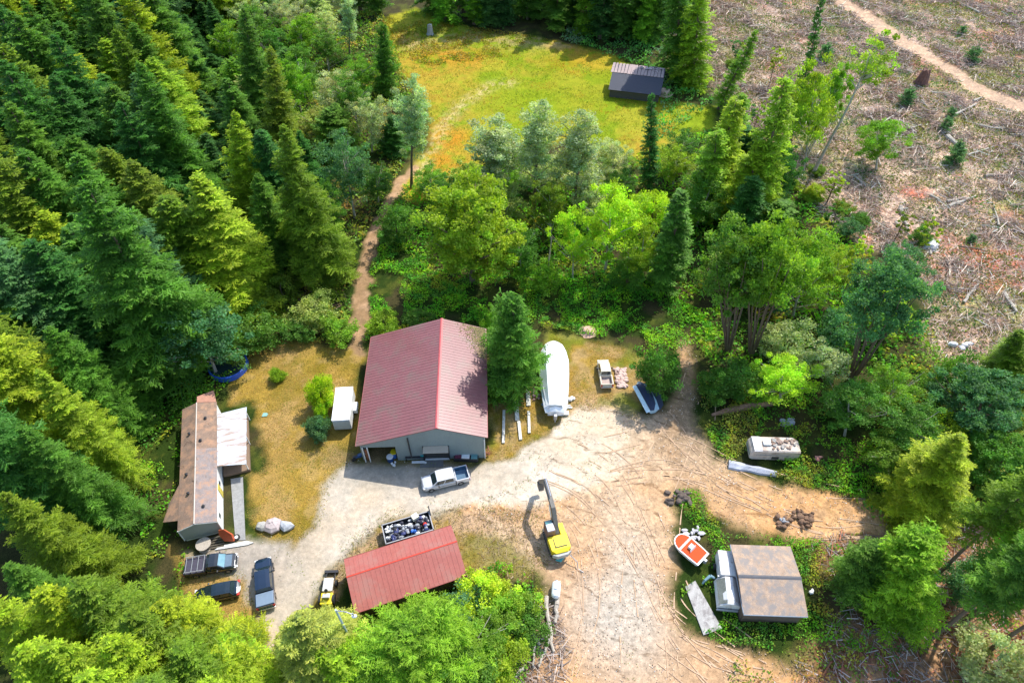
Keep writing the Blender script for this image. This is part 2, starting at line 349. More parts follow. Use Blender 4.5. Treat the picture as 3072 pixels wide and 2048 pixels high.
BLACKP = mat('black_plastic', (.03, .03, .035), .5)

def gable(root, name, m, x0, x1, xr, y0, y1, ze0, ze1, zr, th=.12, ribs=0, ribm=None, cap=None):
    """roof running along local y with its ridge at xr; ribs of the sheet metal run from ridge to eave"""
    b = MB()
    b.quad((x0, y0, ze0), (xr, y0, zr), (xr, y1, zr), (x0, y1, ze0), th)
    b.quad((xr, y0, zr), (x1, y0, ze1), (x1, y1, ze1), (xr, y1, zr), th)
    if ribs:
        n = int((y1-y0)/ribs)
        for k in range(1, n):
            y = y0+(y1-y0)*k/n
            for xa, za in ((x0, ze0), (x1, ze1)):
                p, q = Vector((xa, y, za+.012)), Vector((xr, y, zr+.012)); L = (q-p).length
                b.box((p+q)/2, (L-.1, .05, .03), ry=-math.atan2(q.z-p.z, q.x-p.x))
    r = b.build(name, m, root)
    if cap:
        c = MB(); c.quad((xr-.2, y0-.02, zr+.0), (xr, y0-.02, zr+.09), (xr, y1+.02, zr+.09), (xr-.2, y1+.02, zr+.0), .04); c.quad((xr, y0-.02, zr+.09), (xr+.2, y0-.02, zr+.0), (xr+.2, y1+.02, zr+.0), (xr, y1+.02, zr+.09), .04)
        c.build('ridge_cap', cap, r)
    return r
def gwall(b, x0, x1, xr, y, ze0, ze1, zr, t, z0=0):
    """gable wall slab of thickness t at y"""
    pr = [(x0, z0), (x1, z0), (x1, ze1), (xr, zr), (x0, ze0)]
    b.add([(x, y, z) for x, z in pr]+[(x, y+t, z) for x, z in pr], [(0, 1, 2, 3, 4), (9, 8, 7, 6, 5)]+[(k, k+5, (k+1) % 5+5, (k+1) % 5) for k in range(5)])

# ---- barn
def barn():
    t = thing('barn', 'large barn with dusty red metal gable roof and grey-green gable wall', 'barn', (-11.45, 56.45, 0), math.radians(2))
    gable(t, 'roof', RED1, -8.05, 8.15, 2.13, -9.15, 9.15, 3.7, 4.75, 7.0, .14, .46, cap=mat('ridge_red', (.50, .10, .10), .4))
    b = MB(); y = -8.95; zf = lambda x: 3.7+(x+8.05)*(3.3/10.18)-.2 if x < 2.13 else 7-(x-2.13)*(2.25/6.02)-.2
    def seg(xa, xb, z0):
        pts = [(xa, z0), (xb, z0), (xb, zf(xb))]+([(2.13, 6.8)] if xa < 2.13 < xb else [])+[(xa, zf(xa))]
        n = len(pts); b.add([(x, y, z) for x, z in pts]+[(x, y+.18, z) for x, z in pts], [tuple(range(n)), tuple(range(2*n-1, n-1, -1))]+[(k, k+n, (k+1) % n+n, (k+1) % n) for k in range(n)])
    seg(-7.6, -6.95, 3.1) ; seg(-6.95, -3.3, 3.05); seg(-3.3, .15, 0); seg(.15, 3.2, 3.0); seg(3.2, 7.75, 0)
    b.box((7.65, 0, 2.2), (.18, 17.5, 4.4)); b.box((-7.6, 0, 1.65), (.18, 17.5, 3.3)); b.box((0, 8.85, 1.7), (15.2, .18, 3.4))
    b.build('wall', TEAL, t)
    r = MB(); gwall(r, -7.6, 7.7, 2.13, 8.9, 3.5, 4.55, 6.7, .1); r.build('rear_gable', TEAL, t)
    f = MB(); f.box((-5.1, -6.2, .6), (3.6, .1, 1.2)); f.build('bay_back_wall', DARK, t)
    f = MB(); f.box((-3.35, -6.9, 1.5), (.1, 3.8, 3)); f.build('bay_side_wall', DARK, t)
    g = MB(); g.box((1.7, -8.2, 1.5), (3.0, .1, 3.0)); g.build('doorway', DARK, t)
    s = MB()
    for z in (.4, 1.0, 1.6, 2.2, 2.8): s.box((1.7, -8.86, z*.75+.1), (2.9, .05, .34))
    s.build('roller_door', mat('dark_roller_door', (.07, .07, .065), .6), t)
    a = MB(); a.quad((.1, -9.75, 2.55), (3.25, -9.75, 2.55), (3.25, -8.97, 3.0), (.1, -8.97, 3.0), .07); a.build('awning', TAN, t)
    for x in (.1, 3.25):
        p = MB(); p.box((x, -9.02, 1.5), (.12, .14, 3)); p.build('door_post', BLACKP, t)
    p = MB(); p.box((1.7, -9.0, .08), (3.1, .2, .14)); p.build('threshold', TRIMW, t)
    for x in (-7.35, -6.75):
        p = MB(); p.box((x, -9.05, 1.6), (.12, .12, 3.2)); p.build('post', TRIMW, t)
    p = MB(); p.box((-7.05, -8.8, 1.3), (.4, .1, 2.4)); p.build('red_panel', RUST, t)
    p = MB(); p.tube((-1.6, -9.05, 4.9), (-1.45, -9.3, 1.0), .09); p.build('stove_pipe', BLACKP, t)
    p = MB(); p.tube((7.72, -9.05, 4.2), (7.72, -9.05, .1), .07); p.build('downpipe', TRIMW, t)
    gm = mat('gutter_red', (.4, .12, .1), .5)
    w = MB(); w.box((-8.05, 0, 3.62), (.1, 18.2, .12)); w.build('gutter', gm, t)
    w = MB(); w.box((8.15, 0, 4.66), (.1, 18.2, .12)); w.build('gutter', gm, t)
barn()
rp = MB(); rp.box((0, 0, .02), (2.9, 2.3, .06)); o = rp.build('concrete_ramp', mat('dark_ramp', (.16, .16, .15), .9)); p = P(1300, 1388); o.location = (p.x-.2, p.y+.5, 0); o.rotation_euler[2] = .035
tag(o, 'dark concrete ramp leading to the awning door of the barn', 'ramp')

# ---- long mobile home on the left
def home():
    p = P(621, 1581, 3); t = thing('mobile_home', 'long narrow mobile home with brown mossy roof and pale walls by the forest', 'mobile home', (-38.2, 45.4, 0), math.radians(16.4))
    y0, y1 = -8.9, 8.9
    r = gable(t, 'roof', SHING, -2.15, 2.15, -.15, y0, y1, 2.75, 2.75, 3.45, .12)
    q = MB(); q.quad((-.12, y0-.01, 3.478), (2.17, y0-.01, 2.785), (2.17, 1.5, 2.785), (-.12, 1.5, 3.478), .03); q.build('grey_shingle_patch', SHINGG, r)
    rg = MB(); rg.tube((-.15, y0, 3.46), (-.15, y1, 3.46), .07); rg.build('ridge_cap', mat('pale_ridge', (.5, .45, .4), .8), r)
    b = MB(); b.box((0, 0, 1.35), (4.1, 17.5, 2.65)); b.build('wall', WHITE, t)
    e = MB(); gwall(e, -2.12, 2.12, -.15, y0+.05, 2.7, 2.7, 3.38, .1, .45); e.build('end_wall', GREYW, t)
    tr = MB()
    for (xa, za, xb, zb) in ((-2.15, 2.72, -.15, 3.42), (-.15, 3.42, 2.15, 2.72)): tr.quad((xa, y0-.05, za), (xb, y0-.05, zb), (xb, y0+.05, zb), (xa, y0+.05, za), .14)
    for x in (-2.13, 2.13): tr.box((x, y0+.02, 1.6), (.1, .1, 2.3))
    tr.build('trim', TRIMW, t)
    for y in (-7.4, -2.9):
        w = MB(); w.box((2.07, y, 1.5), (.06, .5, .5)); w.build('window', GLASS, t)
    d = MB(); d.box((2.08, -3.8, 1.2), (.07, .85, 1.95)); d.build('door', mat('yellow_door', (.6, .5, .1), .5), t)
    for (x, y) in ((-1.0, 4.2), (.4, 2.7), (-1.2, -1.8), (-.9, -4.6), (.9, 6.2), (.8, -6.8)):
        z = 3.45-abs(x+.15)*.33; v = MB(); v.tube((x, y, z-.1), (x, y, z+.28), .13); v.tube((x, y, z+.26), (x, y, z+.36), .2, .1); v.build('roof_vent', BLACKP, r)
    # fallen twigs and a pale bucket lid on the shingles
    tw = MB(); R = random.Random(4)
    for k in range(16):
        x, y = R.uniform(-1.8, 1.9), R.uniform(-6, 8); z = 3.5-abs(x+.15)*.33; a = R.uniform(0, 3.1); L = R.uniform(.3, .9); tw.tube((x, y, z+.02), (x+L*math.cos(a), y+L*math.sin(a), z+.06), .03, .015, 5)
    tw.build('fallen_twigs', BARK, r)
    pr = MB(); pr.quad((2.16, -1.2, 2.68), (5.45, -1.6, 2.3), (5.75, 7.35, 2.3), (2.16, 6.9, 2.68), .08)
    prf = pr.build('porch_roof', TIN, t)
    for (x, y) in ((5.2, -1.1), (5.4, 3), (5.5, 7.0)):
        c = MB(); c.box((x, y, 1.1), (.12, .12, 2.2)); c.build('porch_post', TRIMW, t)
    dk = MB(); dk.box((3.8, 3.0, .25), (3.2, 8.4, .4)); dk.build('porch_deck', mat('deck_boards', (.22, .15, .1), .9, var=.2, stretch=(1, 6, 1)), t)
    l = MB(); l.quad((-4.1, -6.7, 1.9), (-2.12, -7.5, 2.7), (-2.12, -2.4, 2.7), (-3.4, -4.4, 2.1), .1); l.build('lean_to_roof', SHING, t)
    l = MB(); l.box((-2.9, -5.6, 1.0), (1.4, 2.6, 1.9)); l.build('lean_to', DARK, t)
    x = MB(); x.quad((-.1, 8.9, 3.5), (2.1, 8.9, 2.8), (1.8, 10.9, 2.9), (-.1, 9.9, 3.5), .1); x.build('torn_roof_end', mat('rust_red_roof', (.38, .19, .13), .85, var=.15), t)
home()
rp = MB(); rp.prism(G((541, 1240), (564, 1240), (558, 1095), (530, 1100)), .0, .06); tag(rp.build('concrete_walk', mat('old_grey_path', (.27, .27, .26), .9, var=.25)), 'grey concrete walk along the white wall of the mobile home', 'walkway')

def long_shed():
    t = thing('long_shed', 'low shed with bright salmon red metal roof beside the driveway', 'shed', (-11.65, 32.1, 0), math.radians(19.5+90))
    # local y runs along the shed, -x is the downhill side towards the camera
    r = gable(t, 'roof', RED2, -3.15, 3.05, .55, -6.1, 6.1, 2.6, 2.75, 3.7, .12, .5)
    c = MB(); c.quad((.42, -6.12, 3.70), (.56, -6.12, 3.76), (.56, 6.12, 3.76), (.42, 6.12, 3.70), .05); c.build('ridge_cap', mat('ridge_bright_red', (.62, .07, .04), .45), r)
    b = MB(); b.box((0, 0, 1.25), (5.6, 11.6, 2.5)); gwall(b, -2.8, 2.8, .55, -5.85, 2.5, 2.6, 3.5, .1); gwall(b, -2.8, 2.8, .55, 5.75, 2.5, 2.6, 3.5, .1); b.build('wall', mat('dark_board', (.12, .07, .05), .9), t)
    e = MB(); e.box((-3.17, 0, 2.56), (.06, 12.2, .12)); e.box((3.07, 0, 2.7), (.06, 12.2, .12)); e.build('fascia', mat('fascia_dark', (.2, .04, .03), .7), t)
long_shed()

def tan_shed():
    t = thing('tan_shed', 'square shed with weathered tan roof split by a dark ridge line', 'shed', (27.5, 30.8, 0), math.radians(88))
    r = gable(t, 'roof', TANROOF, -3.9, 3.85, -.1, -3.35, 3.3, 2.55, 2.6, 3.3, .14)
    c = MB(); c.quad((-.28, -3.37, 3.29), (-.1, -3.37, 3.36), (-.1, 3.32, 3.36), (-.28, 3.32, 3.29), .05); c.quad((-.1, -3.37, 3.36), (.1, -3.37, 3.29), (.1, 3.32, 3.29), (-.1, 3.32, 3.36), .05); c.build('ridge_cap', mat('dark_ridge', (.10, .10, .11), .8), r)
    b = MB(); b.box((-.1, 0, 1.2), (7.0, 6.0, 2.4)); gwall(b, -3.5, 3.4, -.1, -3.1, 2.4, 2.45, 3.1, .1); gwall(b, -3.5, 3.4, -.1, 3.0, 2.4, 2.45, 3.1, .1); b.build('wall', mat('brown_board', (.14, .10, .07), .9, var=.2), t)
    e = MB(); e.box((0, 3.32, 2.6), (7.6, .08, .16)); e.box((-3.92, 0, 2.5), (.08, 6.6, .16)); e.build('fascia', mat('blue_grey_fascia', (.18, .22, .27), .7), t)
tan_shed()

def far_shed():
    t = thing('field_shed', 'small old shed with grey-brown planks over a dark roof slope in the yellow-green field', 'shed', (27.2, 142.2, 0), math.radians(90-14))
    r = gable(t, 'roof', mat('black_tar_roof', (.045, .05, .07), .7), -3.9, 4.3, .5, -5.6, 5.6, 2.0, 4.0, 3.7, .12)
    b = MB(); b.box((.2, 0, 1.1), (6.9, 10.6, 2.2)); b.build('wall', mat('far_shed_wall', (.10, .09, .08), .9), t)
    p = MB(); R = random.Random(2)
    for k in range(16):
        y = -5.5+k*.72; p.quad((.55, y, 3.78+R.uniform(0, .08)), (4.4, y+R.uniform(-.2, .2), 4.12+R.uniform(0, .1)), (4.4, y+.62, 4.12), (.55, y+.62, 3.78), .04)
    p.build('old_planks', mat('pinkish_planks', (.38, .29, .27), .85, var=.25, scale=2), r)
    j = MB()
    for k in range(14): j.box((R.uniform(2.4, 4.2), R.uniform(-5, 0), 4.2), (R.uniform(.3, 1.1), R.uniform(.1, .5), .12), rz=R.uniform(0, 3))
    j.build('roof_scraps', mat('pale_scraps', (.5, .45, .45), .8, dirt=(.5, .06, .05), dirt_amt=.3), r)
far_shed()
# ---------------------------------------------------------------- vehicles
def rring(x, w, z0, z1, r=.16, tum=0.0):
    """rounded cross-section in the y-z plane"""
    w2 = w/2; wt = w2-tum
    return [(x, -w2+r*.3, z0), (x, -w2, z0+r), (x, -w2, (z0+z1)/2), (x, -wt, z1-r), (x, -wt+r, z1), (x, 0, z1+.03), (x, wt-r, z1), (x, wt, z1-r), (x, w2, (z0+z1)/2), (x, w2, z0+r), (x, w2-r*.3, z0)]
def wheels(t, xs, hw, r=.38, tyre=RUBBER):
    for x in xs:
        for s in (-1, 1):
            w = MB(); w.tube((x, s*(hw-.24), r), (x, s*hw, r), r, n=16); o = w.build('wheel', tyre, t)
            h = MB(); h.tube((x, s*(hw-.02), r), (x, s*(hw+.02), r), r*.58, n=12); h.build('rim', CHROME, o)
def glasshouse(t, xb0, xb1, xt0, xt1, wb, wt, zb, zt, paint, gm, side=2, roofname='roof', wsm=None):
    """windscreen, rear and side windows as separate panes between painted pillars, with a crowned roof"""
    core = MB(); core.loft([[(xb0, -wb/2, zb), (xb1, -wb/2, zb), (xb1, wb/2, zb), (xb0, wb/2, zb)], [(xt0, -wt/2, zt-.03), (xt1, -wt/2, zt-.03), (xt1, wt/2, zt-.03), (xt0, wt/2, zt-.03)]])
    core.build('cab', paint, t, bevel=.04)
    def pane(name, a, b, c, d, m): q = MB(); q.quad(a, b, c, d, .02); q.build(name, m, t)
    e = .012; L = lambda a, b, k: a+(b-a)*k
    def pt(u, v, face):      # u along, v up, face side
        x0, x1 = L(xb0, xt0, v), L(xb1, xt1, v); w = L(wb, wt, v)/2; z = L(zb, zt, v)
        if face == 'F': return (x1+e, L(-w, w, u), z)
        if face == 'B': return (x0-e, L(w, -w, u), z)
        if face == 'R': return (L(x0, x1, u), -w-e, z)
        return (L(x1, x0, u), w+e, z)
    pane('windshield', pt(.07, .08, 'F'), pt(.93, .08, 'F'), pt(.93, .92, 'F'), pt(.07, .92, 'F'), wsm or gm)
    pane('rear_window', pt(.08, .12, 'B'), pt(.92, .12, 'B'), pt(.92, .9, 'B'), pt(.08, .9, 'B'), gm)
    for f in 'RL':
        for k in range(side):
            u0 = .06+k*.9/side; u1 = u0+.9/side-.05
            pane('side_window', pt(u0, .12, f), pt(u1, .12, f), pt(u1, .88, f), pt(u0, .88, f), gm)
    r = MB(); n = 5; rings = []
    for k in range(n):
        x = L(xt0-.03, xt1+.03, k/(n-1)); dz = -.03 if k in (0, n-1) else .02
        rings.append([(x, -wt/2-.02, zt-.05), (x, -wt/2-.01, zt+dz), (x, -wt/4, zt+.04+dz), (x, wt/4, zt+.04+dz), (x, wt/2+.01, zt+dz), (x, wt/2+.02, zt-.05)])
    r.loft(rings); r.build(roofname, paint, t, smooth=False)
def lights(t, L, W, z, rear=True, headm=None):
    for s in (-1, 1):
        h = MB(); h.box((L/2-.12, s*(W/2-.28), z), (.2, .38, .2)); h.build('headlight', headm or TRIMW, t, bevel=.03)
        if rear: h = MB(); h.box((-L/2+.03, s*(W/2-.12), z+.05), (.1, .2, .4)); h.build('taillight', REDP, t)
        m = MB(); m.box((L/2-1.75 if L < 5 else L/2-1.9, s*(W/2+.14), 1.12), (.16, .26, .18)); m.build('mirror', BLACKP, t, bevel=.03)
def place(px, front, rear, h=.6):
    a, b = P(*front, h), P(*rear, h); d = a-b; c = (a+b)/2
    return (c.x, c.y, 0), math.atan2(d.y, d.x), d.length
def pickup(name, label, loc, rz, paint, L=5.8, W=1.95, bed='tonneau', bedm=None, wsm=None, cabl=2.2, hood=1.5, side=2):
    t = thing(name, label, 'pickup truck', loc, rz)
    f = L/2; xc1 = f-hood-.15; xc0 = xc1-cabl-.25
    b = MB(); b.loft([rring(f, W*.72, .45, .85), rring(f-.12, W*.88, .38, .98), rring(f-.5, W*.97, .35, 1.07), rring(f-hood, W, .35, 1.14, tum=.04), rring(xc0+.1, W, .35, 1.14, tum=.03)]); b.build('body', paint, t, smooth=False, bevel=.03)
    z1 = 1.15; bx0, bx1 = -f+.08, xc0
    s = MB()
    for y in (-1, 1): s.box(((bx0+bx1)/2, y*(W/2-.06), .78), (bx1-bx0, .12, z1-.38))
    s.box((bx1-.04, 0, .78), (.08, W-.2, z1-.4)); s.box(((bx0+bx1)/2, 0, .56), (bx1-bx0, W-.2, .1)); s.build('bed', paint, t, bevel=.02)
    g = MB(); g.box((bx0, 0, .8), (.1, W-.06, .72)); g.build('tailgate', paint, t, bevel=.02)
    bp = MB(); bp.box((-f-.04, 0, .5), (.16, W*.95, .2)); bp.build('bumper', CHROME, t, bevel=.03)
    bp = MB(); bp.loft([rring(f+.08, W*.66, .38, .6, .06), rring(f-.1, W*.9, .36, .6, .06)]); bp.build('bumper', CHROME, t)
    gl = MB(); gl.box((f+.0, 0, .78), (.06, W*.5, .2)); gl.build('grille', BLACKP, t)
    glasshouse(t, xc0, xc1+.5, xc0+.18, xc1-.18, W-.12, W-.42, 1.12, 1.76, paint, GLASS, side, wsm=wsm)
    lights(t, L, W, .82)
    for y in (-1, 1):
        pl = MB(); pl.box((xc0+cabl*.5, y*(W/2+.005), .8), (cabl*.9, .02, .04)); pl.build('door_trim', BLACKP, t)
    wheels(t, (f-.95, -f+1.2), W/2+.02)
    bm = bedm or BLACKP
    if bed == 'tonneau':
        c = MB(); c.box(((bx0+bx1)/2-.02, 0, z1+.02), (bx1-bx0-.12, W-.16, .08)); c.build('tonneau_cover', bm, t, bevel=.03)
    elif bed == 'open':
        c = MB(); c.box(((bx0+bx1)/2, 0, .635), (bx1-bx0-.14, W-.26, .04))
        for y in (-1, 1): c.box(((bx0+bx1)/2, y*(W/2-.16), .9), (bx1-bx0-.16, .05, .5))
        c.build('bed_liner', bm, t)
    elif bed == 'rack':
        c = MB(); c.box(((bx0+bx1)/2, 0, 1.2), (bx1-bx0-.1, W-.1, .06)); c.build('bed_cover', bm, t)
        for k in range(4):
            r = MB(); x = bx0+.25+k*(bx1-bx0-.4)/3; r.box((x, 0, 1.5), (.06, W-.1, .06))
            for y in (-1, 1): r.box((x, y*(W/2-.08), 1.3), (.05, .05, .4))
            r.build('rack_bar', GREYM, t)
        for y in (-1, 1): r = MB(); r.box(((bx0+bx1)/2, y*(W/2-.08), 1.52), (bx1-bx0-.2, .06, .06)); r.build('rack_rail', GREYM, t)
    return t
WPAINT = mat('white_car_paint', (.58, .59, .61), .25, var=.03, coat=1)
BPAINT = mat('dark_blue_car_paint', (.010, .025, .055), .22, .3, var=.05, coat=1)
KPAINT = mat('black_car_paint', (.02, .025, .03), .2, .2, var=.05, coat=1)
NPAINT = mat('blue_black_car_paint', (.008, .02, .03), .2, .2, var=.05, coat=1)
CREAM = mat('cream_car_paint', (.62, .57, .45), .5, var=.08, dirt=(.45, .4, .3), dirt_amt=.2)
LINER = mat('blue_grey_liner', (.05, .12, .2), .45, var=.25, scale=3)
TONN = mat('grey_tonneau', (.16, .22, .30), .45, var=.05)
HOODG = mat('grey_hood', (.12, .17, .22), .3, coat=1)

loc, rz, L = place(0, (1264, 1450), (1407, 1415), .9)
pickup('pickup_truck', 'white pickup truck with open dark bed parked on the drive before the barn', loc, rz, WPAINT, 5.8, 2.0, 'open', LINER)
loc, rz, L = place(0, (788, 1676), (797, 1818), .9)
pickup('pickup_truck', 'dark blue pickup truck with pale grey bed cover, standing lengthwise on the gravel', loc, rz, BPAINT, 5.7, 1.98, 'tonneau', TONN)
loc, rz, L = place(0, (702, 1680), (562, 1702), .9)
tk = pickup('pickup_truck', 'black truck with roof rack bars over its bed and pale windshield by the mobile home', loc, rz, KPAINT, 5.6, 1.95, 'rack', mat('dark_bed', (.05, .045, .07), .6), wsm=GLASSB, cabl=1.3)
hd = MB(); hd.quad((1.4, -.75, 1.165), (2.35, -.68, 1.11), (2.35, .68, 1.11), (1.4, .75, 1.165), .03); hd.build('hood', HOODG, tk)
loc, rz, L = place(0, (1808, 1080), (1822, 1158), .8)
pickup('pickup_truck', 'small old cream pickup truck with empty bed in the weeds right of the wrapped boat', loc, rz, CREAM, 4.7, 1.75, 'open', mat('pinkish_bed', (.42, .33, .29), .8), cabl=1.5, hood=1.1, side=1)

def car(name, label, loc, rz, paint, L=4.8, W=1.85):
    t = thing(name, label, 'car', loc, rz); f = L/2
    b = MB(); b.loft([rring(f, W*.6, .4, .68), rring(f-.15, W*.8, .3, .78), rring(f-.55, W*.96, .25, .88), rring(f-1.3, W, .22, .98, tum=.05), rring(-.6, W, .22, 1.0, tum=.05), rring(-f+.9, W, .25, 1.02, tum=.05), rring(-f+.25, W*.93, .3, 1.0), rring(-f, W*.75, .42, .88)]); b.build('body', paint, t, bevel=.03)
    glasshouse(t, -f+.45, f-1.15, -f+.85, f-2.05, W-.14, W-.5, .98, 1.45, paint, GLASS, 2, wsm=GLASS)
    for s in (-1, 1):
        h = MB(); h.box((f-.16, s*(W/2-.32), .7), (.25, .34, .14)); h.build('headlight', TRIMW, t, bevel=.03)
        h = MB(); h.box((-f+.12, s*(W/2-.22), .82), (.3, .34, .2)); h.build('taillight', REDP, t, bevel=.03)
        m = MB(); m.box((f-1.55, s*(W/2+.1), 1.02), (.14, .22, .14)); m.build('mirror', paint, t, bevel=.03)
    pl = MB(); pl.box((-f-.02, 0, .6), (.04, .5, .16)); pl.build('number_plate', TRIMW, t)
    wheels(t, (f-.85, -f+.85), W/2, .33)
    return t
loc, rz, L = place(0, (588, 1789), (714, 1763), .7)
car('car', 'low dark blue-black car parked on dry grass, red tail lights to the right', loc, rz, NPAINT)

def box_trailer():
    p = P(1027, 1250, 0); q = P(1040, 1180, 0)
    loc, rz, L = place(0, (1033, 1176), (1024, 1252), 2.2)
    t = thing('box_trailer', 'white enclosed box trailer parked beside the long wall of the barn', 'trailer', loc, rz)
    b = MB(); b.box((0, 0, 1.45), (5.4, 2.25, 2.0)); b.build('body', WHITE, t, bevel=.06)
    r = MB(); r.box((0, 0, 2.48), (5.46, 2.31, .07)); r.build('roof', mat('bright_white_roof', (.86, .87, .87), .35, var=.02), t, bevel=.02)
    d = MB(); d.box((-2.73, .0, 1.45), (.05, 2.0, 1.7)); d.build('rear_door', mat('pale_blue_door', (.5, .58, .62), .5), t)
    f = MB(); f.box((0, 0, .4), (5.3, 2.1, .12)); f.box((3.1, 0, .4), (1.2, .12, .12)); f.build('frame', GREYM, t)
    wheels(t, (-.5, .4), 1.18, .33)
    s = MB(); s.box((.4, -1.45, .9), (1.4, .5, .7)); s.build('side_locker', WHITE, t, bevel=.04)
box_trailer()

def wrapped_boat():
    loc, rz, L = place(0, (1661, 1046), (1666, 1215), 1.9)
    t = thing('wrapped_boat', 'large boat under tight white wrap on a trailer, stern towards the drive', 'boat', (loc[0], loc[1], 0), rz+.0)
    WR = mat('white_shrink_wrap', (.84, .86, .87), .4, var=.02, scale=.6); WRG = mat('grey_wrap', (.48, .52, .54), .5, var=.06, stretch=(.5, 3, 1))
    hl = 12.2; st = [(-.49, .62, 1.0, 1.9), (-.44, .74, .8, 2.6), (-.2, .9, .65, 3.1), (.05, 1.0, .6, 3.3), (.25, 1.02, .6, 3.1), (.38, .86, .8, 2.8), (.46, .62, 1.1, 2.55), (.5, .40, 1.5, 2.4)]
    rg = []
    for u, w, z0, z1 in st:
        x = u*hl; w *= 2.05; rg.append([(x, -w*.45, z0), (x, -w*.95, z0+.5), (x, -w, z0+1.0 if z0+1.0 < z1-.2 else z1-.4), (x, -w*.55, z1-.15), (x, 0, z1), (x, w*.55, z1-.15), (x, w, z0+1.0 if z0+1.0 < z1-.2 else z1-.4), (x, w*.95, z0+.5), (x, w*.45, z0)])
    b = MB(); b.loft(rg); b.build('cover', WR, t)
    s = MB(); s.quad((-hl*.49-.02, 1.0, .95), (-hl*.49-.02, -1.0, .95), (-hl*.45, -.85, 2.6), (-hl*.45, .85, 2.6), .05); s.build('stern_flap', WRG, t)
    w = MB(); w.quad((-5.6, 1.32, .9), (-1.8, 1.82, 1.0), (-2.2, 1.60, 2.3), (-5.2, 1.15, 2.1), .03); w.build('side_wrinkle', WRG, t)
    ro = MB()
    for a, bb in (((-5.2, 1.22, 2.1), (-1.5, 1.75, 1.4)), ((-4.6, 1.5, 1.3), (.8, 1.85, 1.5)), ((-1.6, 1.7, 1.6), (-.2, 1.0, 2.9))): ro.tube(a, bb, .03, n=5)
    ro.build('rope', BLACKP, t)
    m = MB(); m.box((-6.35, 0, 1.15), (.5, .45, .8)); m.box((-6.45, 0, .6), (.25, .2, .9)); m.build('outboard_motor', GREYM, t, bevel=.06)
    f = MB(); f.box((0, .7, .5), (10.5, .12, .14)); f.box((0, -.7, .5), (10.5, .12, .14))
    for x in (-4, -1, 2, 4.5): f.box((x, 0, .5), (.12, 1.5, .12))
    f.build('trailer_frame', GREYM, t); wheels(t, (-2.4, -1.5), 1.25, .36)
wrapped_boat()

def tarp_boat():
    a, b = P(1898, 1158, .9), P(1942, 1238, .9); d = a-b; c = (a+b)/2
    t = thing('tarped_boat', 'boat under a dark navy tarp with pale blue gunwale beside the round green tree', 'boat', (c.x+.9, c.y+.35, 0), math.atan2(d.y, d.x)); L = d.length
    h = MB(); rg = []
    for u, w, z in ((-.5, .75, .35), (-.2, 1.0, .25), (.2, 1.0, .25), (.42, .7, .35), (.56, .12, .6)):
        rg.append([(u*L, -w*.4, z), (u*L, -w, z+.55), (u*L, -w*1.05, 1.0), (u*L, w*1.05, 1.0), (u*L, w, z+.55), (u*L, w*.4, z)])
    h.loft(rg); h.build('hull', mat('pale_blue_hull', (.42, .58, .66), .45, var=.1), t)
    g = MB(); g.quad((-L*.52, 1.12, 1.0), (-L*.52, .55, 1.15), (L*.47, .5, 1.15), (L*.47, 1.05, 1.0), .08); g.build('gunwale', mat('pale_gunwale', (.60, .75, .80), .5, var=.1, dirt=(.3, .38, .42), dirt_amt=.2), t, bevel=.02)
    r = MB(); r.box((0, .52, 1.2), (L*.95, .07, .06)); r.build('rub_rail', BLACKP, t)
    T = MB(); pts = [(-L*.5, .5, 1.18), (L*.46, .5, 1.18), (L*.55, -.3, 1.05), (L*.42, -1.9, .25), (.3, -2.5, .1), (-L*.3, -2.0, .2), (-L*.5, -1.0, .7), (-.2, -.4, 1.35), (L*.2, -.7, 1.2)]
    T.add(pts, [(0, 7, 8, 1), (1, 8, 2), (2, 8, 3), (8, 4, 3), (7, 4, 8), (7, 5, 4), (0, 6, 7), (6, 5, 7)]); o = T.build('tarp', mat('navy_tarp', (.03, .045, .10), .55, var=.25, scale=1.5, bump=.2), t)
    q = o.modifiers.new('thickness', 'SOLIDIFY'); q.thickness = .03
tarp_boat()

def orange_boat():
    a, b = P(2035, 1612, 1.3), P(2105, 1672, 1.3); d = a-b; c = (a+b)/2
    t = thing('orange_boat', 'small white boat with bright orange deck and a tall white hull side', 'boat', (c.x, c.y, 0), math.atan2(d.y, d.x)); L = d.length+.6
    def sec(k, z, inset=0):
        o = []
        for u, w in ((-.5, .92), (-.2, 1.0), (.2, 1.0), (.36, .85), (.46, .55), (.5, .2)): o.append((u*(L-inset*2), w*(1.12-inset)))
        return [(x, -y, z) for x, y in o]+[(x, y, z) for x, y in reversed(o)]
    h = MB(); h.loft([sec(0, .3, .3), sec(0, 1.0, .06), sec(0, 1.3, 0)]); h.build('hull', WHITE, t, bevel=.02)
    d1 = MB(); p = [(x, y) for x, y, z in sec(0, 0, .13)]
    fwd = [q for q in p if q[0] > L*.15]; fwd = [(L*.2, -1.0)]+[q for q in p if q[0] > L*.22]+[(L*.2, 1.0)]
    d1.prism(fwd, 1.3, 1.36); d1.prism([(-L*.44, -.92), (L*.14, -.98), (L*.14, .98), (-L*.44, .92)], 1.3, 1.36); d1.build('deck', ORNG, t)
    s = MB(); s.box((-.1, -.05, 1.55), (.5, .6, .4)); s.build('seat_console', mat('pale_blue_console', (.55, .75, .8), .4), t, bevel=.05)
    w = MB(); w.quad((-.45, -.5, 1.38), (-.35, -.5, 1.75), (-.35, .5, 1.75), (-.45, .5, 1.38), .03); w.build('windshield', TRIMW, t)
    m = MB(); m.box((-L/2-.2, 0, 1.2), (.35, .35, .6)); m.build('outboard_motor', GREYM, t, bevel=.05)
    f = MB(); f.box((0, 0, .3), (L*.9, .7, .15)); f.build('cradle', GREYM, t)
orange_boat()

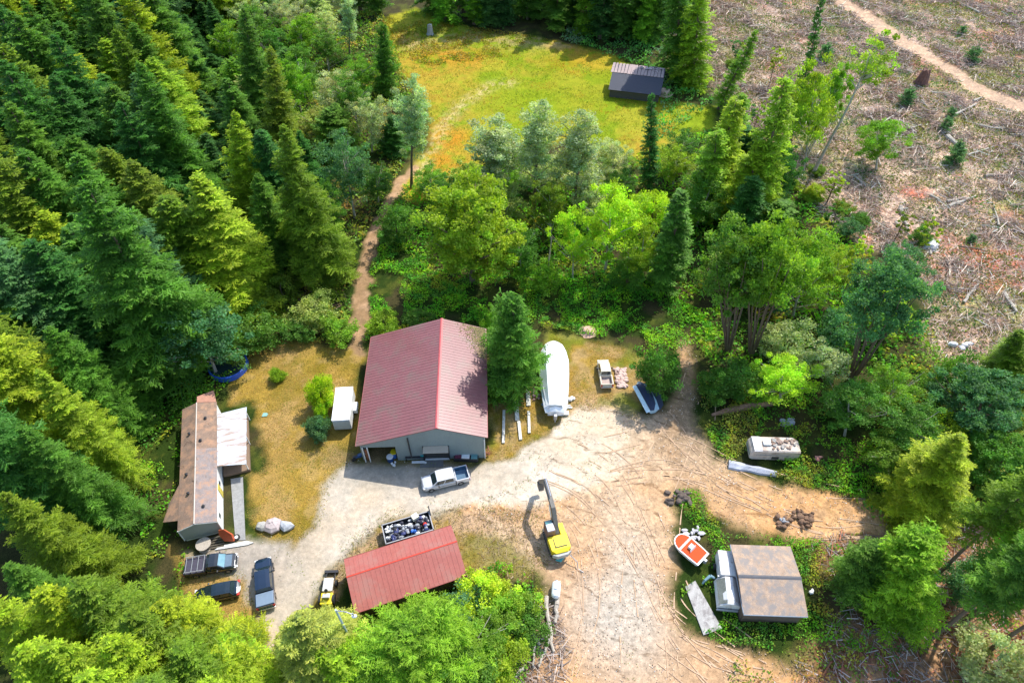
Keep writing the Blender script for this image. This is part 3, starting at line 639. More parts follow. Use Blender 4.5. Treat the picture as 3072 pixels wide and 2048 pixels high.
def excavator():
    p = P(1668, 1640, 0); q = P(1625, 1450, 3.5)
    dirv = Vector((-.27, 1)); rz = math.atan2(dirv.y, dirv.x)
    t = thing('excavator', 'yellow excavator with its long dark boom stretched up the dirt yard', 'excavator', (p.x, p.y+.6, 0), rz)
    DARKM = mat('dirty_dark_steel', (.17, .16, .14), .6, .3, var=.3, scale=3)
    for y in (-1, 1):
        k = MB(); k.prism([(-1.7, y*.95-.25), (1.7, y*.95-.25), (1.7, y*.95+.25), (-1.7, y*.95+.25)], .02, .72); k.build('track', RUBBER, t, bevel=.2)
        f = MB()
        for i in range(14): f.box((-1.6+i*.247, y*.95, .735), (.14, .52, .04))
        f.build('track_shoes', DARKM, t)
    b = MB(); b.box((-.2, 0, .9), (2.6, 2.1, .25)); b.build('turntable', DARKM, t)
    b = MB(); b.loft([[(-2.15, -.7, .95), (-2.15, .7, .95), (-2.15, .7, 1.75), (-2.15, -.7, 1.75)], [(-1.75, -1.12, .95), (-1.75, 1.12, .95), (-1.75, 1.12, 1.9), (-1.75, -1.12, 1.9)], [(-.1, -1.15, .95), (-.1, 1.15, .95), (-.1, 1.15, 1.95), (-.1, -1.15, 1.95)]]); b.build('engine_cover', YEL, t, bevel=.05)
    b = MB(); b.box((.55, -.8, 1.4), (1.5, .62, .9)); b.build('side_tank', YEL, t, bevel=.05)
    b = MB(); b.loft([[(-2.45, -.6, .9), (-2.45, .6, .9), (-2.45, .6, 1.55), (-2.45, -.6, 1.55)], [(-2.1, -1.15, .9), (-2.1, 1.15, .9), (-2.1, 1.15, 1.6), (-2.1, -1.15, 1.6)]]); b.build('counterweight', mat('grey_counterweight', (.42, .42, .38), .6), t, bevel=.05)
    b = MB(); b.box((-1.0, .55, 1.975), (1.1, .06, .04)); b.box((-1.5, -.1, 1.975), (.08, 1.4, .04)); b.build('cover_seam', BLACKP, t)
    c = MB(); c.box((.75, .62, 1.95), (1.5, .95, 1.8)); cb = c.build('cab', mat('cab_frame', (.20, .12, .10), .6), t, bevel=.06)
    r = MB(); r.box((.55, .62, 2.88), (.9, .85, .06)); r.build('cab_roof', mat('pale_cab_roof', (.5, .52, .55), .5), t, bevel=.03)
    r = MB(); r.box((1.2, .62, 2.87), (.45, .8, .04)); r.box((1.52, .62, 2.1), (.03, .8, 1.2)); r.build('cab_window', mat('teal_glass', (.05, .2, .2), .15, coat=1), t)
    bo = MB(); pts = [(.35, -.15, 1.6), (2.2, -.15, 4.2), (5.2, -.15, 4.9)]
    for i in range(2):
        a, bb = Vector(pts[i]), Vector(pts[i+1]); m = (a+bb)/2; d = bb-a; bo.box(m, (d.length+.2, (.5), .62 if i == 0 else .55), ry=-math.atan2(d.z, d.x))
    bo.build('boom', DARKM, t, bevel=.03)
    st = MB(); a, bb = Vector((5.2, -.15, 5.1)), Vector((7.0, -.15, 2.0)); d = bb-a; st.box((a+bb)/2, (d.length, .42, .5), ry=-math.atan2(d.z, d.x)); st.build('stick', DARKM, t, bevel=.03)
    for s in (-1, 1):
        h = MB(); h.tube((.9, -.15+s*.3, 1.7), (2.6, -.15+s*.3, 3.9), .07); h.tube((2.2, -.15+s*.3, 3.4), (2.75, -.15+s*.3, 4.1), .045); h.build('hydraulic_ram', CHROME, t)
    h = MB(); h.tube((3.2, -.15, 5.0), (5.3, -.15, 5.5), .08); h.build('hydraulic_ram', CHROME, t)
    bk = MB(); bk.loft([[(6.7, -.5, 1.9), (6.7, .2, 1.9), (7.15, .2, 2.0), (7.15, -.5, 2.0)], [(6.5, -.5, 1.4), (6.5, .2, 1.4), (7.0, .2, 1.2), (7.0, -.5, 1.2)], [(6.3, -.45, 1.0), (6.3, .15, 1.0), (6.6, .15, .9), (6.6, -.45, .9)]]); bk.build('bucket', DARKM, t)
    ho = MB(); ho.path([(-2.3, -.9, 1.0), (-3.2, -1.5, .6), (-3.8, -1.4, .2), (-4.3, -1.9, .1)], [.05]*4); ho.build('hose', GREYM, t)
excavator()

def junk_trailer():
    c = P(1222, 1588, .8); t = thing('dumpster', 'open dark trailer heaped with rubbish and a blue bag behind the red shed', 'dumpster', (c.x+.1, c.y, 0), math.radians(18.5))
    D = mat('black_steel', (.03, .035, .04), .6)
    b = MB(); b.box((0, 0, .55), (5.6, 2.5, .12))
    for y in (-1.22, 1.22): b.box((0, y, .95), (5.6, .08, .8))
    for x in (-2.78, 2.78): b.box((x, 0, .95), (.08, 2.4, .8))
    b.build('box', D, t); r = MB()
    for y in (-1.22, 1.22): r.box((0, y, 1.38), (5.7, .12, .07))
    for x in (-2.78, 2.78): r.box((x, 0, 1.38), (.12, 2.5, .07))
    r.build('top_rail', mat('worn_rail', (.32, .32, .33), .5), t); wheels(t, (-.5, .4), 1.3, .34)
    g = MB(); g.box((2.9, 1.3, 1.3), (.1, 1.1, .9), rx=.4); g.build('raised_gate', D, t)
    ms = [('white_rubbish', mat('rubbish_white', (.68, .68, .66), .6, var=.2)), ('black_bags', mat('rubbish_black', (.03, .03, .045), .35)), ('grey_rubbish', mat('rubbish_grey', (.28, .30, .32), .6, var=.3)), ('blue_bag', BLUE), ('red_bag', REDP), ('navy_rubbish', mat('rubbish_navy', (.03, .04, .14), .5))]
    R = random.Random(12)
    for (nm, m), n, sc in zip(ms, (26, 24, 22, 2, 1, 16), (.24, .34, .26, .42, .34, .28)):
        k = MB()
        for i in range(n):
            x, y = (R.uniform(-2.5, 2.5), R.uniform(-1.0, 1.0)) if n > 3 else ((.4+i*.3, -.55-.1*i) if nm == 'blue_bag' else (2.0, -.2))
            k.rock((x, y, 1.05+R.uniform(0, .35)), (sc*R.uniform(.6, 1.5), sc*R.uniform(.5, 1.1), sc*R.uniform(.4, .8)), i+n, n=6)
        k.build(nm, m, t)
    w = MB(); w.box((1.1, .9, 1.6), (.8, .7, .5), rz=.3); w.build('cream_box', mat('cream_card', (.70, .66, .52), .7), t, bevel=.04)
junk_trailer()

def small_tractor():
    c = P(983, 1770, .8); t = thing('garden_tractor', 'small yellow tractor with pale grey hood in the weeds left of the salmon roof', 'tractor', (c.x, c.y, 0), math.radians(92))
    b = MB(); b.box((-.9, 0, .65), (1.3, 1.3, .5)); b.build('body', YEL, t, bevel=.1)
    b = MB(); b.box((.55, .0, .95), (1.5, 1.1, .35)); b.build('hood', mat('pale_hood', (.55, .54, .50), .5), t, bevel=.08)
    b = MB(); b.box((-.75, 0, 1.05), (.6, .8, .3)); b.box((-1.0, 0, 1.3), (.15, .8, .4)); b.build('seat', mat('grey_seat', (.5, .5, .5), .5), t, bevel=.08)
    for x, r in ((.95, .36), (-.9, .52)):
        for s in (-1, 1): w = MB(); w.tube((x, s*.6, r), (x, s*.85, r), r, n=14); w.build('wheel', RUBBER, t)
    w = MB(); w.tube((-.15, 0, 1.1), (-.3, 0, 1.5), .03); w.tube((-.3, 0, 1.5), (-.32, 0, 1.52), .2, n=12); w.build('steering_wheel', BLACKP, t)
    l = MB(); l.path([(1.2, -.5, .6), (1.9, -.5, .5), (2.2, -.4, .35)], [.06]*3); l.path([(1.2, .5, .6), (1.9, .5, .5), (2.2, .4, .35)], [.06]*3); l.box((2.3, 0, .3), (.3, 1.5, .4)); l.build('loader_arms', BLACKP, t)
small_tractor()

def camper():
    a, b = P(2250, 1330, 1.9), P(2398, 1335, 1.9); d = b-a; c = (a+b)/2
    t = thing('camper', 'derelict cream camper with littered roof sunk in green brush', 'camper', (c.x, c.y-.1, 0), math.atan2(d.y, d.x)); L = d.length
    CR = mat('stained_cream', (.55, .47, .40), .7, var=.15, scale=1.5, dirt=(.33, .25, .20), dirt_amt=.4)
    sec = lambda x, w, z0, z1: [(x, -w, z0), (x, -w, z1-.15), (x, -w+.15, z1), (x, w-.15, z1), (x, w, z1-.15), (x, w, z0)]
    b = MB(); b.loft([sec(-L/2, 1.05, .5, 1.6), sec(-L/2+.35, 1.15, .35, 2.1), sec(L/2-.7, 1.15, .35, 2.15), sec(L/2, .95, .5, 1.8)]); b.build('body', CR, t)
    b = MB(); b.loft([sec(-L/2+.3, 1.12, 2.05, 2.16), sec(-L/2+1.3, 1.12, 2.05, 2.18)]); b.build('front_cap', mat('white_cap', (.74, .70, .68), .6, var=.1, dirt=(.45, .3, .2), dirt_amt=.2), t)
    w = MB(); w.quad((-L/2-.03, -.85, .9), (-L/2-.03, .85, .9), (-L/2+.22, .85, 1.75), (-L/2+.22, -.85, 1.75), .03); w.build('window', mat('blue_grey_glass', (.12, .16, .2), .3), t)
    v = MB(); v.box((-L/2+2.0, .05, 2.28), (.95, .75, .22)); v.build('roof_vent', TRIMW, t, bevel=.05)
    R = random.Random(5)
    for nm, m in (('rusty_litter', mat('dull_rust', (.24, .16, .12), .9)), ('pale_litter', CONC), ('brown_litter', mat('litter_brown', (.3, .22, .18), .9))):
        k = MB()
        for i in range(12): k.box((R.uniform(-.4, L/2-.6), R.uniform(-.8, .8), 2.24), (R.uniform(.15, .6), R.uniform(.1, .35), R.uniform(.06, .18)), rz=R.uniform(0, 3))
        k.build(nm, m, t)
    s = MB(); s.box((-.3, -1.17, 1.35), (L*.7, .03, .1)); s.build('side_trim', GREYM, t)
    w = MB(); w.box((.1, -1.17, .75), (.9, .03, .5)); w.build('opening', DARK, t)
    wheels(t, (-L/2+1.2, L/2-1.6), 1.1, .34)
camper()

def shed_truck():
    a, b = P(2172, 1655, 1.8), P(2192, 1822, 1.8); d = a-b; c = (a+b)/2
    t = thing('old_van', 'old white box van with tarnished silver hood pressed against the tan shed', 'van', (c.x+.15, c.y+.1, 0), math.atan2(d.y, d.x)); L = d.length
    OFF = mat('dirty_white', (.66, .66, .64), .6, var=.12, dirt=(.38, .30, .26), dirt_amt=.3)
    b = MB(); b.box((L*.27, -.1, 1.2), (L*.46, 1.9, 1.6)); b.build('rear_box', OFF, t, bevel=.08)
    b = MB(); sec = lambda x, z: [(x, -1.1, .4), (x, -1.1, 1.3), (x, -.4, z), (x, .35, z), (x, 1.15, 1.25), (x, 1.3, .5)]
    b.loft([sec(-L*.46, 1.75), sec(-L*.38, 1.95), sec(L*.02, 1.95)]); b.build('cab', OFF, t, bevel=.05)
    s = MB(); s.quad((-L*.44, .42, 1.86), (-L*.44, 1.2, 1.25), (L*.0, 1.2, 1.25), (L*.0, .42, 1.92), -.04); s.build('silver_side', mat('tarnished_silver', (.30, .29, .22), .35, .6, var=.3, scale=1), t)
    g = MB(); g.box((L*.035, 0, 1.6), (.12, 2.2, .2)); g.build('rack_bar', GREYM, t)
    g = MB(); g.box((-L*.49, .2, .6), (.18, 2.3, .3)); g.build('bumper', GREYM, t, bevel=.04)
    j = MB(); j.path([(L*.05, 1.2, .8), (L*.08, 1.7, .9), (0, 2.3, .7), (-.2, 2.5, .3)], [.12, .18, .14, .1]); j.build('hose_coil', mat('blue_grey_hose', (.18, .3, .34), .5), t)
    wheels(t, (-L*.3, L*.3), 1.12, .36)
shed_truck()

# ---------------------------------------------------------------- loose things about the yard
def simple(name, label, cat, mb, m, loc=(0, 0, 0), rz=0, bevel=0, group=None, smooth=False):
    o = mb.build(name, m, bevel=bevel, smooth=smooth); o.location = loc; o.rotation_euler[2] = rz; return tag(o, label, cat, group)
p = P(2105, 1825); b = MB(); q = [P(2055, 1760), P(2085, 1742), P(2165, 1885), P(2110, 1905)]
b.prism([(v.x-p.x, v.y-p.y) for v in (q[0], q[3], q[2], q[1])], 0, .14); simple('concrete_slab', 'cracked pale concrete slab in the grass left of the old van', 'slab', b, CONC, (p.x, p.y, 0))
b = MB(); b.loft([[(x, .48*k*math.cos(a), .75+.48*k*math.sin(a)) for a in [i*math.pi/6 for i in range(12)]] for x, k in ((-.95, .35), (-.8, .85), (-.6, 1), (.6, 1), (.8, .85), (.95, .35))]); b.box((0, 0, 1.27), (.3, .3, .16)); b.box((-.5, 0, .15), (.15, .7, .3)); b.box((.5, 0, .15), (.15, .7, .3))
p = P(1667, 1776); t = thing('gas_tank', 'white gas tank on its side at the top of the log pile', 'tank', (p.x, p.y, 0), math.radians(84)); b.build('tank_body', WHITE, t); d = MB(); d.tube((.95, 0, .75), (1.02, 0, .75), .2); d.build('tank_cap', GREYM, t)
for k, (x, y, r, lb) in enumerate(((790, 1581, (1.0, .6, .45), 'flat grey-white boulder, left of three on the lawn edge'), (822, 1580, (1.2, .95, .7), 'tall pinkish white boulder, middle of three on the lawn edge'), (859, 1581, (.95, .75, .6), 'pale grey boulder, right and apart of three on the lawn edge'))):
    b = MB(); b.rock((0, 0, r[2]*.5), r, 20+k, n=8); p = P(x, y); simple('boulder', lb, 'boulder', b, mat('boulder_stone%d' % k, ((.38, .37, .34), (.45, .38, .37), (.40, .42, .45))[k], .9, var=.25, bump=.4), (p.x, p.y, 0), group='boulders on the lawn edge')
p = P(612, 1634, .5); t = thing('spool_table', 'round wooden cable spool table below the grey end wall of the mobile home', 'table', (p.x, p.y, 0))
b = MB(); b.tube((0, 0, .72), (0, 0, .8), .85, n=20); b.build('top', WOOD, t); b = MB(); b.tube((0, 0, .08), (0, 0, .72), .35, n=12); b.build('drum', BARK, t); b = MB(); b.tube((0, 0, 0), (0, 0, .08), .8, n=20); b.build('base', WOOD, t)
p = P(640, 1632); b = MB()
for k in range(5): b.box((0, -.5+k*.25, .12+.1*k), (2.6, .18, .07), rz=.03*k)
simple('lumber_stack', 'dark stack of boards under the end wall of the mobile home', 'lumber', b, mat('old_lumber', (.10, .085, .06), .9, var=.3), (p.x, p.y, 0), .2)
a, bb = P(663, 1590, 1.9), P(690, 1625, .2); b = MB(); b.loft([[(a.x-.35, a.y, a.z), (a.x+.25, a.y+.1, a.z+.1), (a.x+.25, a.y+.3, a.z-.3), (a.x-.35, a.y+.25, a.z-.3)], [((a.x+bb.x)/2-.7, (a.y+bb.y)/2, 1.3), ((a.x+bb.x)/2+.7, (a.y+bb.y)/2+.1, 1.35), ((a.x+bb.x)/2+.7, (a.y+bb.y)/2+.4, .8), ((a.x+bb.x)/2-.7, (a.y+bb.y)/2+.4, .8)], [(bb.x-.6, bb.y, .3), (bb.x+.5, bb.y, .3), (bb.x+.5, bb.y+.3, .05), (bb.x-.6, bb.y+.3, .05)]])
simple('rusty_slide', 'rust-red sheet leaning on the corner of the mobile home', 'sheet', b, mat('rust_red', (.50, .09, .03), .6, var=.2), bevel=.05)
p = P(700, 1637); b = MB(); b.prism([(-2.0, -.3), (1.6, -.1), (2.3, .1), (1.5, .4), (-1.5, .15)], 0, .12); simple('white_board', 'long whitewashed board on the gravel before the mobile home', 'board', b, mat('white_board', (.66, .66, .64), .8), (p.x, p.y, .02), .12)
p = P(711, 1613); t = thing('tyre', 'black tyre lying against the white corner of the mobile home', 'tyre', (p.x, p.y, 0)); b = MB(); b.tube((0, 0, .02), (0, 0, .26), .38, n=18); b.build('tread', RUBBER, t); b = MB(); b.tube((0, 0, .26), (0, 0, .275), .2, n=12); b.build('hub', TRIMW, t)
# blue pool rim at the lawn's edge
p = P(684, 1112); b = MB(); n = 40
b.v = []; R0 = 2.7
for k in range(n):
    a = 2*math.pi*k/n
    for (r, z) in ((R0, 0), (R0, .85), (R0-.12, .9), (R0-.22, .85), (R0-.22, .0)): b.v.append((r*math.cos(a), r*math.sin(a), z))
for k in range(n):
    for j in range(4): b.f.append((k*5+j, ((k+1) % n)*5+j, ((k+1) % n)*5+j+1, k*5+j+1))
t = thing('paddling_pool', 'round blue-rimmed pool half hidden under the trees at the lawn edge', 'pool', (p.x, p.y+.6, 0)); b.build('rim', mat('pool_blue', (.03, .12, .60), .4), t); w = MB(); w.tube((0, 0, .4), (0, 0, .5), R0-.24, n=40); w.build('water', mat('dark_water', (.03, .06, .06), .1), t)
# things lined up in front of the barn
def bin_(label, x, y, m, lid=None, s=.35, hh=.95, name='barrel', cat='barrel'):
    p = P(x, y); t = thing(name, label, cat, (p.x, p.y, 0)); b = MB(); b.tube((0, 0, 0), (0, 0, hh), s*.9, s, n=14); b.build('body', m, t)
    q = MB(); q.tube((0, 0, hh), (0, 0, hh+.07), s*1.05, s*.95, n=14); q.build('lid', lid or m, t)
bin_('blue barrel with yellow lid at the right edge of the open barn bay', 1184, 1368, BLUE, YEL, .42, 1.0)
bin_('dark blue barrel, low, left of the white rubbish by the barn', 1172, 1381, mat('navy_plastic', (.02, .07, .22), .5), TRIMW, .42, .9)
p = P(1214, 1362); t = thing('kayak_bin', 'tall teal bin standing against the barn wall', 'bin', (p.x, p.y, 0)); b = MB(); b.rock((0, 0, .75), (.5, .45, .95), 3, n=10); b.build('shell', TEALP, t); b = MB(); b.box((.9, .15, .6), (1.0, .5, 1.0)); b.build('side_bin', mat('deep_teal', (.02, .18, .22), .5), t, bevel=.06)
p = P(1247, 1374); t = thing('workbench', 'dark workbench piled with tools left of the awning door', 'workbench', (p.x, p.y, 0), .03); b = MB(); b.box((0, 0, .8), (2.4, 1.0, .1)); b.build('top', BLACKP, t)
for x in (-1.1, 1.1):
    for y in (-.4, .4): b = MB(); b.box((x, y, .4), (.1, .1, .78)); b.build('leg', BLACKP, t)
b = MB(); b.box((.1, 0, 1.0), (.5, .4, .3)); b.build('red_tool', mat('crimson', (.4, .02, .05), .5), t); b = MB(); b.box((-.8, .1, 1.0), (.6, .5, .3)); b.box((.9, -.1, .95), (.4, .5, .2)); b.build('teal_case', TEALP, t); b = MB(); b.box((.4, -.75, .25), (1.6, .3, .12)); b.build('bench_shelf', TRIMW, t)
p = P(1399, 1376); t = thing('tool_bench', 'low bench with white and teal boxes right of the awning door', 'bench', (p.x, p.y, 0), -.05); b = MB(); b.box((0, 0, .35), (3.1, 1.0, .6)); b.build('frame', BLACKP, t, bevel=.04)
b = MB(); b.box((-.05, 0, .75), (1.0, .8, .25)); b.build('white_box', TRIMW, t, bevel=.03); b = MB(); b.box((1.05, 0, .72), (.8, .8, .2)); b.build('teal_box', mat('grey_teal', (.12, .28, .28), .5), t, bevel=.03); b = MB(); b.box((-1.15, 0, .72), (.5, .8, .2)); b.box((-.75, 0, .75), (.25, .8, .25)); b.build('maroon_box', mat('maroon', (.16, .03, .06), .5), t)
p = P(1080, 1376); t = thing('motorcycle', 'dark blue motorcycle at the left corner of the barn front', 'motorcycle', (p.x, p.y, 0), .45)
for x in (-.7, .7): b = MB(); b.tube((x, -.07, .33), (x, .07, .33), .33, n=16); b.build('wheel', RUBBER, t)
b = MB(); b.loft([[(-.5, -.12, .6), (-.5, .12, .6), (-.5, .12, .85), (-.5, -.12, .85)], [(.1, -.2, .5), (.1, .2, .5), (.1, .2, .98), (.1, -.2, .98)], [(.55, -.15, .6), (.55, .15, .6), (.5, .15, .95), (.5, -.15, .95)]]); b.build('body', mat('moto_blue', (.02, .07, .2), .3), t, bevel=.04); b = MB(); b.tube((.5, -.35, 1.05), (.5, .35, 1.05), .03); b.build('handlebar', CHROME, t); b = MB(); b.box((-.45, 0, .9), (.6, .25, .1)); b.build('seat', BLACKP, t, bevel=.03); b = MB(); b.box((.75, .0, .72), (.4, .2, .05)); b.build('fender', TRIMW, t)
p = P(1187, 1392); b = MB()
for k in range(5): b.rock((rnd.uniform(-.5, .5), rnd.uniform(-.3, .3), .15), (rnd.uniform(.12, .3), .2, .2), 40+k, n=6)
simple('white_rag_pile', 'little heap of white rags on the grass before the open bay', 'rags', b, TRIMW, (p.x, p.y, 0))
p = P(1275, 1388); b = MB(); b.rock((0, 0, .1), (.25, .2, .15), 9, n=6); simple('white_bucket', 'single small white bucket on the shaded grass by the ramp', 'bucket', b, TRIMW, (p.x, p.y, 0))
p = P(1460, 1362); b = MB()
for k in range(10): b.tube((rnd.uniform(-.4, .4), rnd.uniform(-.6, .6), .1+.05*k), (rnd.uniform(-.4, .4)+.3, rnd.uniform(-.8, .8), .2+.07*k), .07, n=6)
simple('scrap_heap', 'brown scrap heap at the right front corner of the barn', 'scrap', b, RUST, (p.x, p.y, 0))
# by the wrapped boat
def rags(name, label, x, y, m, n, sx, sy, sc, seed, hz=.25):
    R = random.Random(seed); b = MB(); p = P(x, y)
    for k in range(n): b.rock((R.uniform(-sx, sx), R.uniform(-sy, sy), R.uniform(0, hz)+.1), (sc*R.uniform(.5, 1.5), sc*R.uniform(.4, 1.2), sc*R.uniform(.3, .8)), seed*7+k, n=6)
    return simple(name, label, 'pile', b, m, (p.x, p.y, 0))
rags('blue_tarp_heap', 'crumpled blue tarp heap at the stern of the wrapped boat', 1648, 1220, mat('faded_blue_tarp', (.12, .22, .36), .5, var=.3), 12, .8, .5, .38, 3)
rags('white_sack_heap', 'white sacks with a red strap at the right of the boat stern', 1705, 1210, mat('white_sacks', (.66, .66, .64), .6, var=.2), 14, .6, 1.0, .34, 5)
rags('pink_scrap_heap', 'pink and brown scraps left of the wrapped boat', 1607, 1185, mat('pink_scrap', (.45, .26, .27), .7, var=.4), 12, .45, 1.3, .22, 8)
rags('gravel_heap', 'long low heap of pinkish gravel right of the cream pickup', 1862, 1135, mat('pink_gravel', (.60, .44, .38), .95, var=.2, bump=.5), 70, .75, 1.7, .3, 11, .12)
rags('rubble_heap', 'pale block rubble just above the orange boat', 2075, 1600, mat('rubble', (.52, .50, .52), .85, var=.2), 12, 1.1, .8, .34, 14)
rags('dark_brush_heap', 'dark burnt brush heap at the corner of the green island in the dirt', 2035, 1490, mat('burnt', (.13, .10, .08), .95, var=.5), 26, 1.3, .9, .42, 15)
rags('soil_clods', 'dark soil clods on the orange dirt above the tan shed', 2385, 1560, mat('dark_soil', (.20, .12, .075), .95, var=.4), 34, 2.2, 1.2, .4, 16)
rags('ash_heap', 'small grey-pink ash heap with stones in the dirt left of the dark clods', 2350, 1565, mat('ash', (.35, .36, .38), .9), 5, .4, .3, .25, 17)
rags('silver_scrap', 'blue-grey sheet scraps in the brush above the derelict camper', 2365, 1270, mat('silver_scrap', (.36, .36, .44), .6, var=.3), 10, .9, .8, .42, 18)
rags('red_scrap', 'pinkish red stump remains in the brush right of the camper', 2455, 1378, mat('red_scrap', (.50, .22, .17), .8, var=.3), 6, .3, .3, .3, 19)
rags('white_plastic', 'white plastic lumps on the slash slope at the right', 2875, 1040, mat('white_lumps', (.72, .74, .78), .6), 4, 1.3, .5, .8, 21)
rags('white_blob', 'lone white plastic can in bushes right of the tan shed', 2433, 1776, TRIMW, 3, .1, .1, .3, 23)
p = P(1690, 1243); b = MB(); b.box((0, 0, .3), (1.9, .55, .35)); simple('white_bench', 'white bench-like box on the dirt behind the boat stern', 'box', b, WHITE, (p.x-.25, p.y, 0), .03, .04)
p = P(1678, 1664); p = P(1680, 1674); b = MB(); b.prism([(-.5, -.3), (.1, -.45), (.5, .1), (.2, .4), (-.3, .3)], .02, .2); simple('turquoise_rag', 'turquoise rag on the dirt below the excavator', 'rag', b, mat('turquoise', (.10, .5, .5), .6), (p.x, p.y, 0))
p = P(795, 1245); b = MB(); b.prism([(-.35, -.3), (.3, -.2), (.4, .2), (.1, .35), (-.3, .3)], .02, .1); simple('teal_mat', 'small teal mat on the dry lawn beside the tin porch roof', 'mat', b, mat('dull_teal', (.22, .42, .38), .8), (p.x, p.y, 0))
for k, (pp, w) in enumerate((((1548, 1205, 1552, 1262), .55), ((1583, 1168, 1586, 1218), .55), ((1556, 1265, 1562, 1320), .4), ((1586, 1235, 1588, 1300), .35), ((1512, 1232, 1510, 1330), .35))):
    a, c = P(pp[0], pp[1]), P(pp[2], pp[3]); b = MB(); m = (a+c)/2; d = a-c; b.box((0, 0, .12), (d.length, w, .2)); b.box((d.length*.1, .05, .24), (d.length*.6, w*.7, .08))
    simple('timber', ('widest whitewashed timber in the strip right of the barn', 'whitewashed timber nearest the wrapped boat stern', 'lower end piece of the widest whitewashed timber row', 'thin pale timber below the one nearest the wrapped boat', 'faint long timber nearest the barn wall')[k], 'timber', b, mat('whitewash%d' % k, (.62, .60, .54), .9, var=.15, dirt=(.36, .34, .2), dirt_amt=.25), (m.x, m.y, 0), math.atan2(d.y, d.x), group='whitewashed timbers right of the barn')
# silver wrapped bundle on the dirt's edge
a, c = P(2185, 1393), P(2328, 1422); d = c-a; b = MB(); R = random.Random(3); rg = []
for k in range(9):
    u = k/8; w = .75*(1-.5*u)+R.uniform(-.1, .1); rg.append([(u*d.length, -w, 0), (u*d.length, -w*.8, .25), (u*d.length, 0, .5+R.uniform(-.1, .1)), (u*d.length, w*.8, .25), (u*d.length, w, 0)])
b.loft(rg); simple('silver_tarp_roll', 'long crumpled silver tarp roll along the edge of the orange dirt', 'tarp', b, mat('silver_tarp', (.42, .44, .50), .45, var=.3, scale=1.5, bump=.4), (a.x, a.y, 0), math.atan2(d.y, d.x))
# utility pole, snags, stumps, logs
a = P(988, 1935, 0); p0 = P(990, 1930, 2); t = thing('utility_pole', 'thin pale utility pole with a wire arm below the salmon red shed', 'pole', (0, 0, 0)); top = P(1007, 1828, 13); bx = Vector((top.x, top.y, 0)); t.location = bx
b = MB(); b.tube((0, 0, 0), (0, 0, 13), .14, .1); b.build('shaft', mat('pale_pole', (.42, .50, .48), .7), t); b = MB(); b.path([(0, 0, 12.8), (.9, -.1, 12.75), (1.6, -.3, 12.6)], [.05]*3); b.tube((1.55, -.3, 12.3), (1.55, -.3, 13.0), .06); b.tube((.7, -.1, 12.75), (.7, -.1, 13.0), .05); b.build('cross_arm', GREYM, t); b = MB(); b.rock((1.6, -.3, 12.3), (.3, .2, .15), 3, n=6); b.build('insulator', TRIMW, t)
p = P(1640, 850); b = MB(); b.path([(0, 0, 0), (.1, .1, 3), (.25, 0, 6.3), (.45, .1, 9.3)], [.22, .17, .12, .05]); simple('dead_snag', 'bare pale snag pole rising from brush behind the wrapped boat', 'snag', b, mat('pale_snag', (.52, .40, .28), .9), (p.x, p.y, 0))
def log(label, a, c, r, m=WOOD, h=.3, group=None, pre=None):
    A, C = P(*a, h), P(*c, h); d = C-A; b = MB(); n = 6; R = random.Random(int(a[0])); pts = [(d.length*k/n, R.uniform(-.12, .12), R.uniform(-.05, .1)) for k in range(n+1)]
    b.path(pts, [r*(1-.45*k/n) for k in range(n+1)], 8)
    if d.length > 3: b.tube(pts[2], (pts[2][0]+.8, .7, .4), r*.4, .02, 5); b.tube(pts[4], (pts[4][0]+.5, -.6, .3), r*.35, .02, 5)
    return simple('log', label, 'log', b, m, (A.x, A.y, h), math.atan2(d.y, d.x), group=group)
gl = 'felled logs in the debris bottom centre'
log('straight upright-lying log right under the white gas tank', (1672, 1790), (1667, 1868), .3, group=gl)
log('longest pale log leaning left, left of the one under the gas tank', (1637, 1788), (1660, 1955), .27, group=gl)
log('thin log crossing low from the foot of the longest log', (1645, 1915), (1618, 2000), .2, group=gl)
log('grey split log in the debris left of the longest log', (1575, 1870), (1618, 1935), .3, BARKP, group=gl)
log('short upright stick log below the grey split log', (1602, 1935), (1600, 2005), .16, group=gl)
log('lowest slanting log near the bottom of the photo', (1575, 1995), (1530, 2045), .24, BARKP, group=gl)
gc = 'felled logs strewn over the clearcut'
for k, (a, c, r, lb) in enumerate((((2700, 620), (2725, 690), .4, 'thick pale log pointing down the slope below the rust patch'), ((2840, 410), (2895, 450), .55, 'heavy grey double log below the upper spruce bush'), ((2840, 605), (2895, 592), .28, 'pale log lying level right of the rust patch'), ((2845, 618), (2925, 590), .33, 'longest level pale log right of the rust patch'), ((2790, 585), (2835, 610), .26, 'short slanting log touching the rust patch'), ((2855, 350), (2930, 312), .3, 'dark log below the dirt track by the right edge'), ((2560, 530), (2600, 560), .25, 'thin log by the foot of the leaning tree'), ((2765, 300), (2780, 320), .22, 'stubby log right of the round spruce bush'), ((2955, 528), (3030, 525), .3, 'isolated pale log close to the right edge'), ((2820, 720), (2770, 770), .25, 'thin log running down-left above the white stump'), ((2890, 905), (2935, 850), .25, 'curved root log right of the big blue-green tree'), ((3010, 880), (3050, 935), .4, 'forked pale log at the right edge by the brown bank'), ((2610, 350), (2640, 380), .2, 'short log left of the spruce bush row'), ((2905, 465), (2980, 440), .2, 'thin stick log right of the lower spruce bush'))):
    log(lb, a, c, r, BARKP if k % 2 else WOOD, group=gc)
